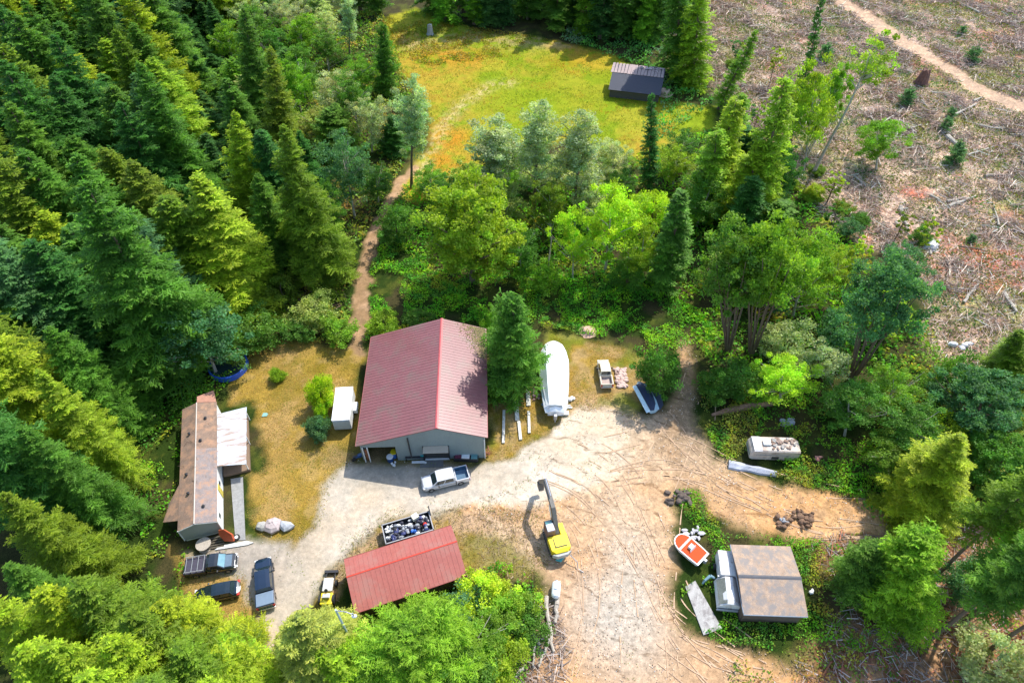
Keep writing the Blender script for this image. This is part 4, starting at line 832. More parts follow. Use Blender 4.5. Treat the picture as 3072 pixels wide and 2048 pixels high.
def stump(label, x, y, r, h, m, name='stump', group=None):
    p = P(x, y); b = MB(); n = 9; R = random.Random(int(x)); rg = []
    for (z, k) in ((0, 1.6), (h*.2, 1.15), (h*.7, .95), (h, .8)): rg.append([(r*k*R.uniform(.85, 1.15)*math.cos(2*math.pi*i/n), r*k*R.uniform(.85, 1.15)*math.sin(2*math.pi*i/n), z+(R.uniform(-.15, .15)*h if z == h else 0)) for i in range(n)])
    b.loft(rg); simple(name, label, 'stump', b, m, (p.x, p.y, 0), group=group)
stump('tall red-brown broken stump below the clearcut track', 2762, 252, 1.1, 3.2, mat('red_stump', (.16, .08, .06), .9, var=.4))
stump('grey broken stump at the back of the field', 1291, 105, .7, 2.4, mat('grey_stump', (.35, .35, .34), .9, var=.3))
stump('short white birch-like stump with orange end in the clearcut', 2790, 742, 1.0, 1.0, mat('white_stump', (.62, .62, .62), .8, dirt=(.6, .25, .05), dirt_amt=.2))
stump('round pinkish stump in the brush above the cream pickup', 1765, 994, .85, .5, mat('pink_stump', (.60, .38, .28), .9, var=.2))
stump('pale sawn stump beside the far shed in the field', 1992, 282, 1.2, 1.0, mat('cream_stump', (.62, .45, .32), .9, var=.2))
p = P(2175, 1235); b = MB(); b.path([(-4.5, -.3, .2), (-2, .1, .3), (1, .4, .3), (4.4, .5, .2)], [.2, .45, .5, .3], 9); simple('fallen_trunk', 'rotten reddish fallen trunk above the derelict camper', 'log', b, mat('rotten', (.30, .17, .11), .95, var=.4), (p.x+2.5, p.y+.2, 0), .12)
p = P(1432, 780); 
# ---------------------------------------------------------------- foliage shapes
def quads_along(p, d, w, n, taper=.4):
    """ribbons from p along d, half width w, n = ribbon normal"""
    s = np.cross(d, n); s /= (np.linalg.norm(s, axis=1, keepdims=True)+1e-9); a = s*w[:, None]; q = p+d
    return np.stack([p-a, p+a, q+a*taper, q-a*taper], 1)
def unit(v): return v/(np.linalg.norm(v, axis=1, keepdims=True)+1e-9)
def conifer_mesh(H, R, nb, seed, base=.08, shape=.85, droop=.25, w=.10, up=.35, sparse=1.0, irregular=.2):
    g = np.random.default_rng(seed); Q = []; Cc = []
    lob = g.random(8)*2*math.pi
    for i in range(nb):
        u = (i+g.random())/nb; u = u**.85; h = H*(base+(1-base)*u)
        az = g.random()*2*math.pi
        r = (R*(1-u)**shape*(1-irregular+g.random()*irregular*1.8)+.28)*(1+.18*math.cos(az*2+lob[0])+.1*math.cos(az*3+lob[1]+u*6))
        d = np.array([math.cos(az), math.sin(az), 0]); s = np.array([-d[1], d[0], 0]); el = -.18+up*u*1.8+g.normal()*.17
        n = max(4, int(r/.30*sparse)); t = (np.arange(n)+.5+g.random(n)*.4)/n*.92+.08
        pos = d[None]*(r*t)[:, None]; pos[:, 2] = h+el*r*t-droop*r*t*t+.12*r*t**4
        br = .72+.5*g.random()
        # spine
        tt = np.linspace(.05, 1, 6); sp = d[None]*(r*tt)[:, None]; sp[:, 2] = h+el*r*tt-droop*r*tt*tt+.12*r*tt**4
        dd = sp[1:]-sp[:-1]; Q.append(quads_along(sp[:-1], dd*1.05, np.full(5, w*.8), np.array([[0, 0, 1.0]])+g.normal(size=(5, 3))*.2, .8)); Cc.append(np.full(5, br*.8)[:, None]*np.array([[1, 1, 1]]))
        for sg in (-1, 1):
            l = (.22+.46*r*(1-.72*t))*(.7+.6*g.random(n)); a = .75+.3*g.random(n)
            td = (d[None]*np.cos(a)[:, None]+sg*s[None]*np.sin(a)[:, None]); td[:, 2] = -.12+.30*g.normal(size=n); td = unit(td)*l[:, None]
            nn = np.array([[0, 0, 1.0]])+g.normal(size=(n, 3))*.6
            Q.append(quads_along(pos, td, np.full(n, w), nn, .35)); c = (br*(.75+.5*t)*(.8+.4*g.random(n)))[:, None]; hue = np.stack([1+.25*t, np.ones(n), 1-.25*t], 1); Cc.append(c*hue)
            for f in (.25, .5, .75):
                for s2 in (-1, 1):
                    b = unit(td)*.65+np.cross(unit(td), np.array([[0, 0, 1.0]]))*s2*.75; b[:, 2] += g.normal(size=n)*.35-.1; b = unit(b)*(l*.42*(1.15-f)*(.6+.8*g.random(n)))[:, None]
                    nn = np.array([[0, 0, 1.0]])+g.normal(size=(n, 3))*.5
                    Q.append(quads_along(pos+td*f, b, np.full(n, w*.85), nn, .3)); Cc.append(c*hue*(.8+.5*g.random((n, 1))))
    tp = np.array([[0, 0, H*.96]]); Q.append(quads_along(tp, np.array([[0, 0, H*.06]]), np.array([.08]), np.array([[1.0, 0, 0]]))); Cc.append(np.array([[1.1, 1.1, .9]]))
    return np.concatenate(Q), np.concatenate(Cc)
def leaves(g, P0, size, n_up=.7):
    n = len(P0); nr = unit(g.normal(size=(n, 3))+np.array([[0, 0, n_up]])); a = unit(np.cross(nr, g.normal(size=(n, 3)))); b = np.cross(nr, a)
    sz = size*(.55+.9*g.random(n))[:, None]; a = a*sz; b = b*sz*.62
    return np.stack([P0-a*.9, P0-b, P0+a, P0+b], 1)
def broad_mesh(H, R, seed, ncl=90, per=70, leaf=.2, base=.3, pointy=.0, flat=1.0, clr=.85, hollow=.55, trunkr=None, limbs=14):
    g = np.random.default_rng(seed); Q = []; Cc = []; hc = H*(base+(1-base)/2); hz = H*(1-base)/2; cen = []
    for i in range(ncl):
        v = g.normal(size=3); v /= np.linalg.norm(v); k = hollow+(1-hollow)*g.random(); z = v[2]*k
        rr = R*(1-pointy*max(0, (z+1)/2)); lump = 1+.22*math.sin(3*math.atan2(v[1], v[0])+seed)+.15*math.sin(5*z+seed*2)
        c = np.array([v[0]*k*rr*lump, v[1]*k*rr*lump, hc+hz*z*.93]); cen.append(c)
        cr = clr*(.6+.8*g.random())*(1 if R > 2 else .55); m = int(per*(.6+.8*g.random())); p = g.normal(size=(m, 3)); p = unit(p)*(g.random((m, 1))**.45)*cr*np.array([[1, 1, .6*flat]])
        Q.append(leaves(g, c+p, leaf)); b = .68+.6*g.random(); tz = np.clip(p[:, 2]/cr+.5, 0, 1)
        col = (b*(.8+.4*g.random(m)))[:, None]*np.stack([.9+.3*g.random()+.15*tz, np.ones(m), .8+.35*(1-tz)], 1); Cc.append(col)
    return np.concatenate(Q), np.concatenate(Cc), cen
def trunk_mb(H, r, seed, limbs=None, crook=.1, multi=1, spread=1.2):
    R = random.Random(seed); b = MB()
    for m in range(multi):
        a = 2*math.pi*m/multi; ox, oy = (.25*math.cos(a), .25*math.sin(a)) if multi > 1 else (0, 0); pts = []
        for k in range(7):
            u = k/6; pts.append((ox+(spread*u*math.cos(a) if multi > 1 else 0)+R.uniform(-crook, crook)*u*2, oy+(spread*u*math.sin(a) if multi > 1 else 0)+R.uniform(-crook, crook)*u*2, H*u))
        b.path(pts, [r*(1.25 if k == 0 else 1)*(1-.85*k/6)+.02 for k in range(7)], 7)
    for c in (limbs or []):
        z = max(H*.15, c[2]-math.hypot(c[0], c[1])*.9); z = min(z, H*.85); mid = (c[0]*.5, c[1]*.5, (z+c[2])/2+.1); b.path([(0, 0, z), mid, tuple(c)], [r*.45, r*.28, .03], 5)
    return b
TEMPL = {}
def template(kind, maker, trunkm=BARK):
    """first maker run gives the meshes; every tree of the kind shares them"""
    Q, Cc, tb = maker; o = fast('crown', Q, Cc); me = o.data; bpy.data.objects.remove(o)
    t = tb.build('trunk', trunkm); tm = t.data; bpy.data.objects.remove(t); TEMPL.setdefault(kind, []).append((me, tm))
def con(kind, H, R, nb, seeds, trunkr=.3, tm=BARK, **kw):
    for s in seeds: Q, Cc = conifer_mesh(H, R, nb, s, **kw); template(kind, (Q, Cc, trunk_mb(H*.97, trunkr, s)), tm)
def bro(kind, H, R, seeds, trunkr=.25, tm=BARK, multi=1, limbs=14, **kw):
    for s in seeds:
        Q, Cc, cen = broad_mesh(H, R, s, **kw); cen = sorted(cen, key=lambda c: -np.hypot(c[0], c[1]))[:limbs*2:2]
        template(kind, (Q, Cc, trunk_mb(H*.8, trunkr, s, cen, multi=multi, spread=2.6)), tm)
# nominal sizes: height, radius
NOM = {'bigcedar': (13, 6.2), 'fir': (28, 5.2), 'spruce': (26, 3.6), 'slim': (22, 2.0), 'cedar': (12, 3.2), 'maple': (15, 6.0), 'alder': (13, 4.2), 'poplar': (20, 3.0), 'shrub': (2.6, 1.8), 'bush': (5, 2.6), 'pine': (26, 3.6), 'baby': (2.4, 1.3), 'ivy': (18, 2.6), 'sapling': (8, 1.6), 'oak': (16, 5.5), 'crooked': (24, 3.4)}
con('fir', 28, 5.2, 400, (1, 2, 3, 4, 5), droop=.28, shape=.74, irregular=.5, w=.075)
con('bigcedar', 13, 6.2, 480, (35,), .3, droop=.12, up=.5, w=.06, irregular=.4, shape=.5, base=.03)
con('spruce', 26, 3.8, 360, (11, 12, 13), droop=.18, up=.3, w=.065, shape=.75, irregular=.4)
con('slim', 22, 2.0, 200, (21, 22), droop=.15, w=.08, shape=.6)
con('cedar', 12, 3.2, 260, (31, 32), .2, droop=.1, up=.55, w=.06, irregular=.4, shape=.55, base=.02)
con('pine', 26, 3.6, 110, (41, 42), .28, droop=.12, base=.5, shape=.6, w=.08)
con('baby', 2.4, 1.3, 60, (51, 52), .06, droop=.05, up=.5, w=.05, shape=.5, base=.02)
con('ivy', 18, 2.6, 210, (61, 62), .25, droop=.45, w=.085, shape=.45, base=.03, irregular=.35)
bro('maple', 15, 6.0, (71, 72), .35, ncl=260, per=120, leaf=.17, base=.12, clr=.95)
bro('oak', 16, 5.5, (73, 74), .13, multi=9, ncl=170, per=100, leaf=.15, base=.38, clr=.85, hollow=.35, pointy=.25)
bro('alder', 13, 4.2, (75, 76, 77), .16, ncl=120, per=110, leaf=.125, base=.2, clr=.8, hollow=.4, tm=BARKP)
bro('poplar', 20, 3.0, (81, 82, 83), .2, ncl=150, per=90, leaf=.13, base=.2, pointy=.3, clr=.75, hollow=.2, tm=BARK)
bro('bush', 5, 2.6, (91, 92, 93), .1, ncl=80, per=90, leaf=.11, base=.02, clr=.65, limbs=5)
bro('shrub', 2.6, 1.8, (94, 95), .06, ncl=150, per=90, leaf=.085, base=.0, clr=1.0, limbs=4)
bro('sapling', 8, 1.6, (96, 97), .07, ncl=26, per=40, leaf=.14, base=.3, clr=.5)
bro('crooked', 24, 3.4, (98,), .25, ncl=44, per=60, leaf=.16, base=.62, clr=.8, hollow=.3, tm=BARKP)
COLS = {'dark': (.026, .082, .020), 'green': (.046, .120, .018), 'olive': (.070, .125, .013), 'yellow': (.125, .20, .016), 'blue': (.042, .115, .050), 'fresh': (.115, .20, .018), 'silver': (.17, .235, .125), 'bright': (.080, .18, .016), 'lime': (.165, .28, .018), 'deep': (.026, .095, .020), 'pale': (.13, .19, .05)}
COLS = {k: (v[0]*2.3, v[1]*2.25, v[2]*2.2) for k, v in COLS.items()}
WORD = {'fresh': 'bright green', 'dark': 'dark green', 'green': 'green', 'olive': 'olive green', 'yellow': 'yellow-green', 'blue': 'blue-green', 'silver': 'silvery green', 'bright': 'bright green', 'lime': 'lime green', 'deep': 'deep green', 'pale': 'pale green'}
NAMES = {'bigcedar': ('cedar_tree', 'cedar tree'), 'fir': ('fir_tree', 'fir tree'), 'spruce': ('fir_tree', 'fir tree'), 'slim': ('narrow_conifer', 'conifer'), 'cedar': ('cedar_tree', 'cedar tree'), 'maple': ('broadleaf_tree', 'tree'), 'alder': ('broadleaf_tree', 'tree'), 'poplar': ('poplar_tree', 'poplar tree'), 'shrub': ('shrub', 'shrub'), 'bush': ('bush', 'bush'), 'pine': ('pine_tree', 'pine tree'), 'baby': ('young_spruce', 'young spruce'), 'ivy': ('columnar_tree', 'tree'), 'sapling': ('sapling', 'sapling'), 'oak': ('multi_stem_tree', 'tree'), 'crooked': ('leaning_tree', 'tree')}
SPOTS = []
def tree(kind, x, y, H, R, col, label, group=None, top=None, jit=.12):
    nH, nR = NOM[kind]; me, tm = rnd.choice(TEMPL[kind]); nm, cat = NAMES[kind]
    t = thing(nm, label, cat, (x, y, 0), 0, group); SPOTS.append((x, y))
    if top is not None:
        d = Vector((top[0]-x, top[1]-y, H)); H2 = d.length; q = Vector((0, 0, 1)).rotation_difference(d) @ Matrix.Rotation(rnd.uniform(0, 6.28), 3, 'Z').to_quaternion(); t.rotation_euler = q.to_euler(); H = H2
    else: t.rotation_euler = (rnd.uniform(-.03, .03), rnd.uniform(-.03, .03), rnd.uniform(0, 6.28))
    t.scale = (R/nR, R/nR, H/nH)
    c = COLS[col]; k = [1+rnd.uniform(-jit, jit) for _ in range(3)]; k = [a*(k[0]*.5+.5) for a in (k[1]*1, 1, k[2])]
    for name, m in (('crown', me), ('trunk', tm)):
        o = bpy.data.objects.new(name, m); COL.objects.link(o); o.parent = t
        if name == 'crown': o.color = (c[0]*k[0], c[1]*k[1], c[2]*k[2], 1)
    return t
def tpx(kind, tip, base, R, col, label, group=None, H=None):
    """a tree known by where its foot stands; its height and lean follow from where its tip is seen"""
    B = PD(*base); best = None
    for i in range(4, 400):
        h = i*.1; T = PD(tip[0], tip[1], h); e = (T-Vector((B.x, B.y, h))).length+h*.0
        if best is None or e < best[0]: best = (e, h, T)
    e, h, T = best
    if e > h*.38: d = Vector((T.x-B.x, T.y-B.y)); d = d*(h*.38/d.length); T = Vector((B.x+d.x, B.y+d.y, h))
    return tree(kind, B.x, B.y, h, R, col, label, group, top=(T.x, T.y))
def ttip(kind, tip, H, R, col, label, group=None):
    T = PD(tip[0], tip[1], H*(1 if kind in ('fir', 'spruce', 'cedar', 'bigcedar') else .8)); return tree(kind, T.x, T.y-(0 if kind in ('fir', 'spruce', 'cedar', 'bigcedar') else R*.8), H, R, col, label, group)

# ---- trees placed one by one
gp = 'silvery poplars between the yard and the field'
for tip, base, R, lb in (((950, 140), (945, 430), 3.6, 'lone silvery poplar standing before the left edge of the yellow field'), ((1142, 240), (1130, 480), 5.0, 'widest silvery poplar, left of three before the field'), ((1240, 206), (1226, 490), 4.4, 'tallest silvery poplar with long dark trunk, middle of three before the field'), ((1335, 228), (1320, 500), 4.6, 'silvery poplar, right of three before the field')):
    tpx('poplar', tip, base, R, 'silver', lb, gp)
tpx('maple', (1085, 400), (1085, 645), 7.2, 'fresh', 'huge rounded bright green tree right of the dirt path behind the barn')
tpx('alder', (1410, 400), (1390, 625), 5.2, 'lime', 'lime green spreading tree with a thin pale trunk right of the poplars')
tpx('alder', (1320, 465), (1315, 640), 3.2, 'lime', 'smaller lime green tree just left of the spreading lime tree')
tpx('slim', (1497, 218), (1490, 440), 1.9, 'deep', 'dark slim conifer rising before the field shed')
tpx('slim', (1565, 438), (1530, 658), 3.2, 'green', 'green conifer with brown trunk right of the lime tree')
tpx('alder', (1480, 500), (1470, 650), 3.6, 'yellow', 'yellow-green tree between the lime tree and the pale conifer')
for i, (k, tip, base, R, c, lb) in enumerate((('alder', (1185, 520), (1200, 640), 3.6, 'green', 'green tree filling the gap right of the huge rounded tree'), ('bush', (905, 470), (915, 560), 3.4, 'green', 'green bush overhanging the top of the dirt path'), ('alder', (1260, 400), (1265, 560), 3.2, 'olive', 'olive tree under the middle poplar'), ('alder', (1410, 320), (1405, 450), 4.0, 'silver', 'silvery low tree between the right poplar and the slim dark conifer'), ('alder', (1350, 400), (1350, 530), 3.2, 'silver', 'silvery tree at the foot of the right poplar'), ('alder', (1020, 400), (1010, 500), 3.0, 'green', 'green tree touching the bottom tip of the yellow field'), ('alder', (1160, 420), (1165, 540), 3.4, 'pale', 'pale green tree below the widest poplar'), ('bush', (1440, 600), (1440, 660), 3.0, 'green', 'green bush under the lime tree'), ('bush', (1240, 600), (1240, 665), 3.2, 'bright', 'bright green bush left of the dead snag'), ('alder', (1640, 400), (1600, 520), 4.2, 'green', 'green tree in the shade right of the pale conifer'), ('alder', (1560, 330), (1545, 430), 3.6, 'yellow', 'yellow-green tree right of the slim dark conifer'), ('bush', (1500, 440), (1500, 520), 3.4, 'lime', 'lime bush under the slim dark conifer'), ('alder', (1690, 560), (1660, 660), 4.2, 'pale', 'pale tree above the many-stemmed clump'))):
    tpx(k, tip, base, R, c, lb)
# upper left, beyond the path
for k, tip, base, R, c, lb in (('fir', (540, 258), (600, 560), 4.2, 'yellow', 'tall yellow-green fir standing free at the dark gap in the left forest'), ('fir', (650, 288), (740, 640), 4.8, 'olive', 'tall olive fir left of the dirt path'), ('alder', (775, 290), (815, 500), 5.0, 'blue', 'blue-silver drooping tree at the bend of the dirt path'), ('fir', (560, 20), (610, 340), 4.5, 'green', 'green fir right of the dark gap at the top'), ('fir', (620, 110), (665, 430), 4.6, 'olive', 'leaning olive fir right of the dark gap, below the green fir'), ('cedar', (880, 60), (885, 210), 2.6, 'green', 'bright slim cedar at the left edge of the field'), ('cedar', (905, 270), (900, 350), 2.8, 'deep', 'short dark cedar left of the lone poplar'), ('fir', (590, 400), (650, 620), 3.8, 'green', 'green fir behind the free-standing yellow-green fir'), ('alder', (690, 20), (695, 150), 4.6, 'bright', 'bright green tree with dark trunk in the upper left clearing'), ('poplar', (800, -20), (803, 130), 2.6, 'silver', 'thin silvery tree left of the field corner'), ('alder', (770, 160), (775, 300), 4.6, 'silver', 'large silvery tree left of the bright slim cedar'), ('alder', (850, 210), (855, 350), 3.8, 'silver', 'silvery tree left of the short dark cedar'), ('alder', (720, 240), (730, 340), 3.8, 'pale', 'pale tree between the silvery trees and the leaning fir'), ('alder', (640, 60), (645, 170), 4.0, 'green', 'green tree left of the bright tree in the upper left clearing'), ('alder', (750, 60), (755, 170), 4.0, 'green', 'green tree right of the bright tree in the upper left clearing'), ('alder', (830, 120), (835, 230), 3.6, 'bright', 'bright tree at the field corner beside the slim cedar'), ('alder', (860, 380), (870, 470), 3.4, 'green', 'green tree right above the drooping blue tree'), ('bush', (640, 640), (650, 690), 3.2, 'olive', 'olive bush above the lawn at the forest edge'), ('bush', (720, 690), (725, 745), 3.4, 'pale', 'pale bush above the lawn near the path'), ('bush', (590, 720), (600, 790), 3.6, 'green', 'green bush overhanging the upper left lawn corner'), ('bush', (780, 735), (775, 780), 2.8, 'bright', 'bright bush where the path meets the lawn'), ('bush', (690, 735), (690, 775), 2.4, 'green', 'small green bush at the upper lawn edge'), ('bush', (880, 725), (880, 765), 2.6, 'yellow', 'yellow-green bush at the back left corner of the barn'), ('bush', (960, 715), (960, 745), 2.0, 'green', 'green bush behind the barn roof left slope')):
    tpx(k, tip, base, R, c, lb)
tpx('alder', (440, 690), (497, 858), 5.6, 'blue', 'big dark blue-green leafy tree left of the upper lawn')
tpx('alder', (535, 760), (528, 832), 3.4, 'green', 'green tree hanging over the blue pool rim')
# yard
tpx('cedar', (1178, 690), (1172, 888), 3.9, 'green', 'dense green cedar against the right wall of the barn')
tpx('bush', (1130, 700), (1140, 770), 2.0, 'bright', 'bright bush between the barn ridge and the dense cedar')
tpx('bush', (1515, 800), (1515, 905), 2.9, 'green', 'round green tree right behind the tarped boat')
tpx('shrub', (736, 868), (736, 932), 1.7, 'lime', 'round lime green shrub alone on the dry lawn')
tpx('shrub', (730, 965), (728, 1003), 1.5, 'blue', 'low blue-green shrub below the round lime shrub')
tpx('shrub', (738, 930), (738, 962), .9, 'lime', 'small lime tuft between the two lawn shrubs')
tpx('shrub', (636, 850), (636, 872), 1.0, 'yellow', 'tiny yellow-green bush on the upper lawn')
# right side
for k, tip, base, R, c, lb in (('ivy', (1560, -60), (1555, 180), 4.0, 'green', 'big dark-trunked tree at the back right corner of the field'), ('ivy', (1610, -40), (1590, 200), 3.6, 'yellow', 'yellow-green columnar tree right beside the big corner tree'), ('slim', (1738, 72), (1650, 250), 2.0, 'bright', 'leaning slim bright conifer with rounded tip by the clearcut edge'), ('ivy', (1690, 225), (1640, 470), 3.2, 'yellow', 'yellow-green columnar tree leaning right of the field shed'), ('ivy', (1803, 180), (1735, 520), 3.4, 'fresh', 'tall columnar tree with pointed tip before the clearcut'), ('ivy', (1650, 300), (1615, 500), 3.2, 'fresh', 'columnar bright tree left of the leaning yellow-green column'), ('slim', (1895, -30), (1815, 330), 1.5, 'deep', 'needle-thin dark conifer crossing the top edge of the clearcut'), ('ivy', (1745, 320), (1700, 520), 3.2, 'yellow', 'yellow-green columnar tree between the two tall columns'), ('alder', (1880, 120), (1845, 400), 4.6, 'fresh', 'loose green tree with dark trunk at the clearcut edge'), ('alder', (1950, 130), (1870, 330), 3.0, 'bright', 'bright leafy tree just left of the long leaning trunk'), ('crooked', (2045, 60), (1865, 402), 4.4, 'fresh', 'long bare trunk leaning over the clearcut with a leafy top'), ('alder', (2020, 268), (2012, 392), 4.8, 'bright', 'round green tree alone in the clearcut'), ('sapling', (1925, 460), (1905, 560), 1.8, 'green', 'thin sapling on the clearcut slope'), ('sapling', (2000, 540), (1930, 690), 2.2, 'yellow', 'slim leaning yellow-green tree at the clearcut border'), ('oak', (1700, 500), (1672, 805), 5.6, 'green', 'many-stemmed green tree, left of the pair right of the weedy track'), ('oak', (1790, 490), (1725, 815), 5.8, 'bright', 'many-stemmed bright tree, right of the pair right of the weedy track'), ('alder', (1875, 520), (1820, 730), 4.6, 'bright', 'bright tree behind the many-stemmed pair'), ('oak', (2085, 580), (1955, 872), 5.6, 'blue', 'large blue-green tree with spreading limbs leaning over the slash'), ('alder', (1940, 560), (1890, 700), 3.2, 'yellow', 'yellow-green tree left of the large blue-green one'), ('bush', (1810, 740), (1800, 830), 3.4, 'silver', 'silvery bush right of the many stems'), ('bush', (1885, 790), (1875, 860), 3.4, 'silver', 'silvery bush below the bright trees, nearer the blue-green tree'), ('alder', (1800, 815), (1790, 925), 4.0, 'lime', 'lime tree low in front of the many-stemmed pair'), ('bush', (1700, 840), (1690, 905), 3.4, 'green', 'green bush at the foot of the many stems beside the track'), ('bush', (1650, 860), (1640, 910), 2.6, 'green', 'green bush on the right side of the weedy track'), ('alder', (1960, 880), (1940, 1000), 4.0, 'green', 'green tree under the large blue-green one'), ('alder', (2060, 850), (2030, 960), 3.8, 'bright', 'bright tree right below the large blue-green one'), ('maple', (2280, 860), (2215, 1010), 5.0, 'blue', 'blue-green rounded tree at the right below the slash'), ('fir', (2210, 1000), (2090, 1185), 4.2, 'yellow', 'drooping yellow-green fir above the red earth'), ('alder', (2110, 930), (2080, 1060), 4.2, 'green', 'green tree left of the blue-green rounded tree'), ('alder', (2060, 1010), (2040, 1100), 3.4, 'olive', 'olive tree right of the derelict camper'), ('spruce', (2345, 760), (2290, 930), 3.6, 'olive', 'olive spruce at the right edge beside the slash'), ('maple', (2330, 1010), (2260, 1130), 4.2, 'green', 'green tree at the right edge behind the drooping fir'), ('cedar', (2120, 1225), (2050, 1410), 3.9, 'bright', 'bright green cedar spreading right of the tan shed'), ('cedar', (2010, 1255), (1970, 1360), 3.0, 'green', 'green cedar between the tan shed and the bright one'), ('bush', (2310, 1480), (2280, 1570), 4.0, 'silver', 'silvery blue bush in the bottom right corner'), ('bush', (2250, 1300), (2200, 1370), 2.8, 'blue', 'blue-green bush among the leaning trunks')):
    tpx(k, tip, base, R, c, lb)
for q, H, R, c, lb in (((2135, 1467), 25, 3.0, 'green', 'leaning dark trunk lowest in the bottom right corner'), ((2215, 1425), 26, 3.2, 'bright', 'thickest dark trunk running to the right edge above the lowest one'), ((2165, 1445), 24, 2.6, 'green', 'thin dark trunk between the two lower leaning trunks'), ((2140, 1330), 22, 2.8, 'olive', 'dark trunk reaching right over dark debris behind the bright green cedar'), ((2260, 1500), 24, 2.8, 'green', 'dark trunk nearest the bottom right corner bush')):
    B = PD(*q); tree('pine', B.x, B.y, H, R, c, lb, 'trees with bare dark trunks at the right edge')
for (x, y, H, R, c, w) in ((-44.5, 26, 17, 3.4, 'green', 'lowest'), (-46, 32, 19, 3.6, 'olive', 'second lowest'), (-47, 38, 20, 3.6, 'green', 'middle'), (-49, 45, 20, 3.7, 'fresh', 'second highest'), (-50.5, 52, 20, 3.8, 'green', 'highest')):
    tree('fir', x, y, H, R, c, '%s conifer close behind the mobile home, %s of five in the photo' % (WORD[c], w), 'conifers right behind the mobile home')
gb = 'young spruces dotted over the clearcut'
for x, y, R, lb in ((2078, 232, 1.7, 'broad young spruce in the middle of the clearcut'), (2187, 365, 1.9, 'round young spruce above the pale sticks'), (2168, 293, 1.3, 'young spruce left of the dark log'), (2182, 262, 1.0, 'small young spruce above the dark log'), (2230, 135, 1.6, 'young spruce right of the dirt track'), (2205, 72, 1.0, 'small round young spruce near the top right'), (2228, 548, .7, 'tiny young spruce above the red slash'), (1915, 205, 1.5, 'young spruce beside the loose green tree'), (1890, 130, 1.8, 'dark young spruce under the needle-thin conifer')):
    B = PD(x, y+8); tree('baby', B.x, B.y, R*1.9, R, 'blue', lb, gb)
# bottom of the photo
for k, tip, H, R, c, lb in (('bigcedar', (940, 1450), 11, 5.6, 'bright', 'big bright green tree covering the bottom edge of the salmon roof'), ('fir', (672, 1425), 14, 4.2, 'pale', 'pale yellow-green fir at the bottom beside the drive'), ('bush', (1055, 1350), 5, 3.0, 'blue', 'blue-green bush right of the big bright tree'), ('bush', (1110, 1300), 4, 3.0, 'lime', 'lime bush at the right end of the salmon roof'), ('bush', (1165, 1345), 4, 3.0, 'bright', 'bright bush left of the log pile'), ('alder', (1100, 1390), 6, 3.6, 'bright', 'bright low tree below the lime bush'), ('bush', (1200, 1380), 3.4, 2.6, 'green', 'green bush next to the longest log'), ('bush', (1140, 1450), 4, 3.0, 'yellow', 'yellow-green bush at the bottom above the debris'), ('alder', (1040, 1470), 7, 4.0, 'green', 'green tree at the bottom, right of the big bright tree'), ('alder', (840, 1440), 8, 3.6, 'bright', 'bright tree at the bottom between the pale fir and the big bright tree'), ('cedar', (760, 1500), 9, 3.4, 'yellow', 'yellow-green cedar at the very bottom right of the pale fir')):
    ttip(k, tip, H, R, c, lb)
gbl = 'firs along the bottom left of the photo'
for tip, H, R, c in (((-20, 1370), 21, 4.5, 'yellow'), ((90, 1362), 22, 4.6, 'yellow'), ((188, 1340), 22, 4.8, 'olive'), ((290, 1400), 20, 4.4, 'olive'), ((345, 1392), 18, 4.0, 'yellow'), ((405, 1470), 12, 3.0, 'yellow'), ((490, 1500), 10, 3.2, 'bright'), ((560, 1545), 7, 2.6, 'bright'), ((130, 1470), 22, 4.6, 'yellow'), ((250, 1485), 21, 4.6, 'yellow'), ((390, 1500), 18, 4.6, 'olive'), ((500, 1530), 13, 3.8, 'yellow'), ((20, 1500), 22, 4.8, 'yellow'), ((330, 1560), 19, 4.6, 'olive'), ((440, 1575), 16, 4.2, 'yellow'), ((180, 1570), 22, 4.6, 'yellow')):
    ttip('cedar' if H < 16 else 'fir', tip, H, R, c, '%s conifer along the bottom left, tip %d%% across and %d%% down' % (WORD[c], max(0, tip[0]/23.52), min(99, tip[1]/15.68)), gbl)

ge = 'thin saplings along the ragged edge of the clearcut'
Re = random.Random(8); ke = 0
while ke < 26:
    u, v = Re.uniform(1640, 2150), Re.uniform(60, 640)
    q = PD(u, v); dd = sdf(Z['cut'], np.array([q.x]), np.array([q.y]))[0]
    if not (-2 < dd < 13): continue
    kk = Re.choice(('sapling', 'sapling', 'bush', 'shrub')); cc = Re.choice(('green', 'fresh', 'olive', 'blue', 'yellow')); hh = {'sapling': Re.uniform(6, 11), 'bush': Re.uniform(2.5, 4), 'shrub': Re.uniform(1.2, 2)}[kk]
    tree(kk, q.x, q.y, hh, {'sapling': 1.7, 'bush': 1.9, 'shrub': 1.5}[kk], cc, '%s %s at the clearcut edge, foot %d%% across, %d%% down' % (WORD[cc], kk, u/23.52, v/15.68), ge); ke += 1

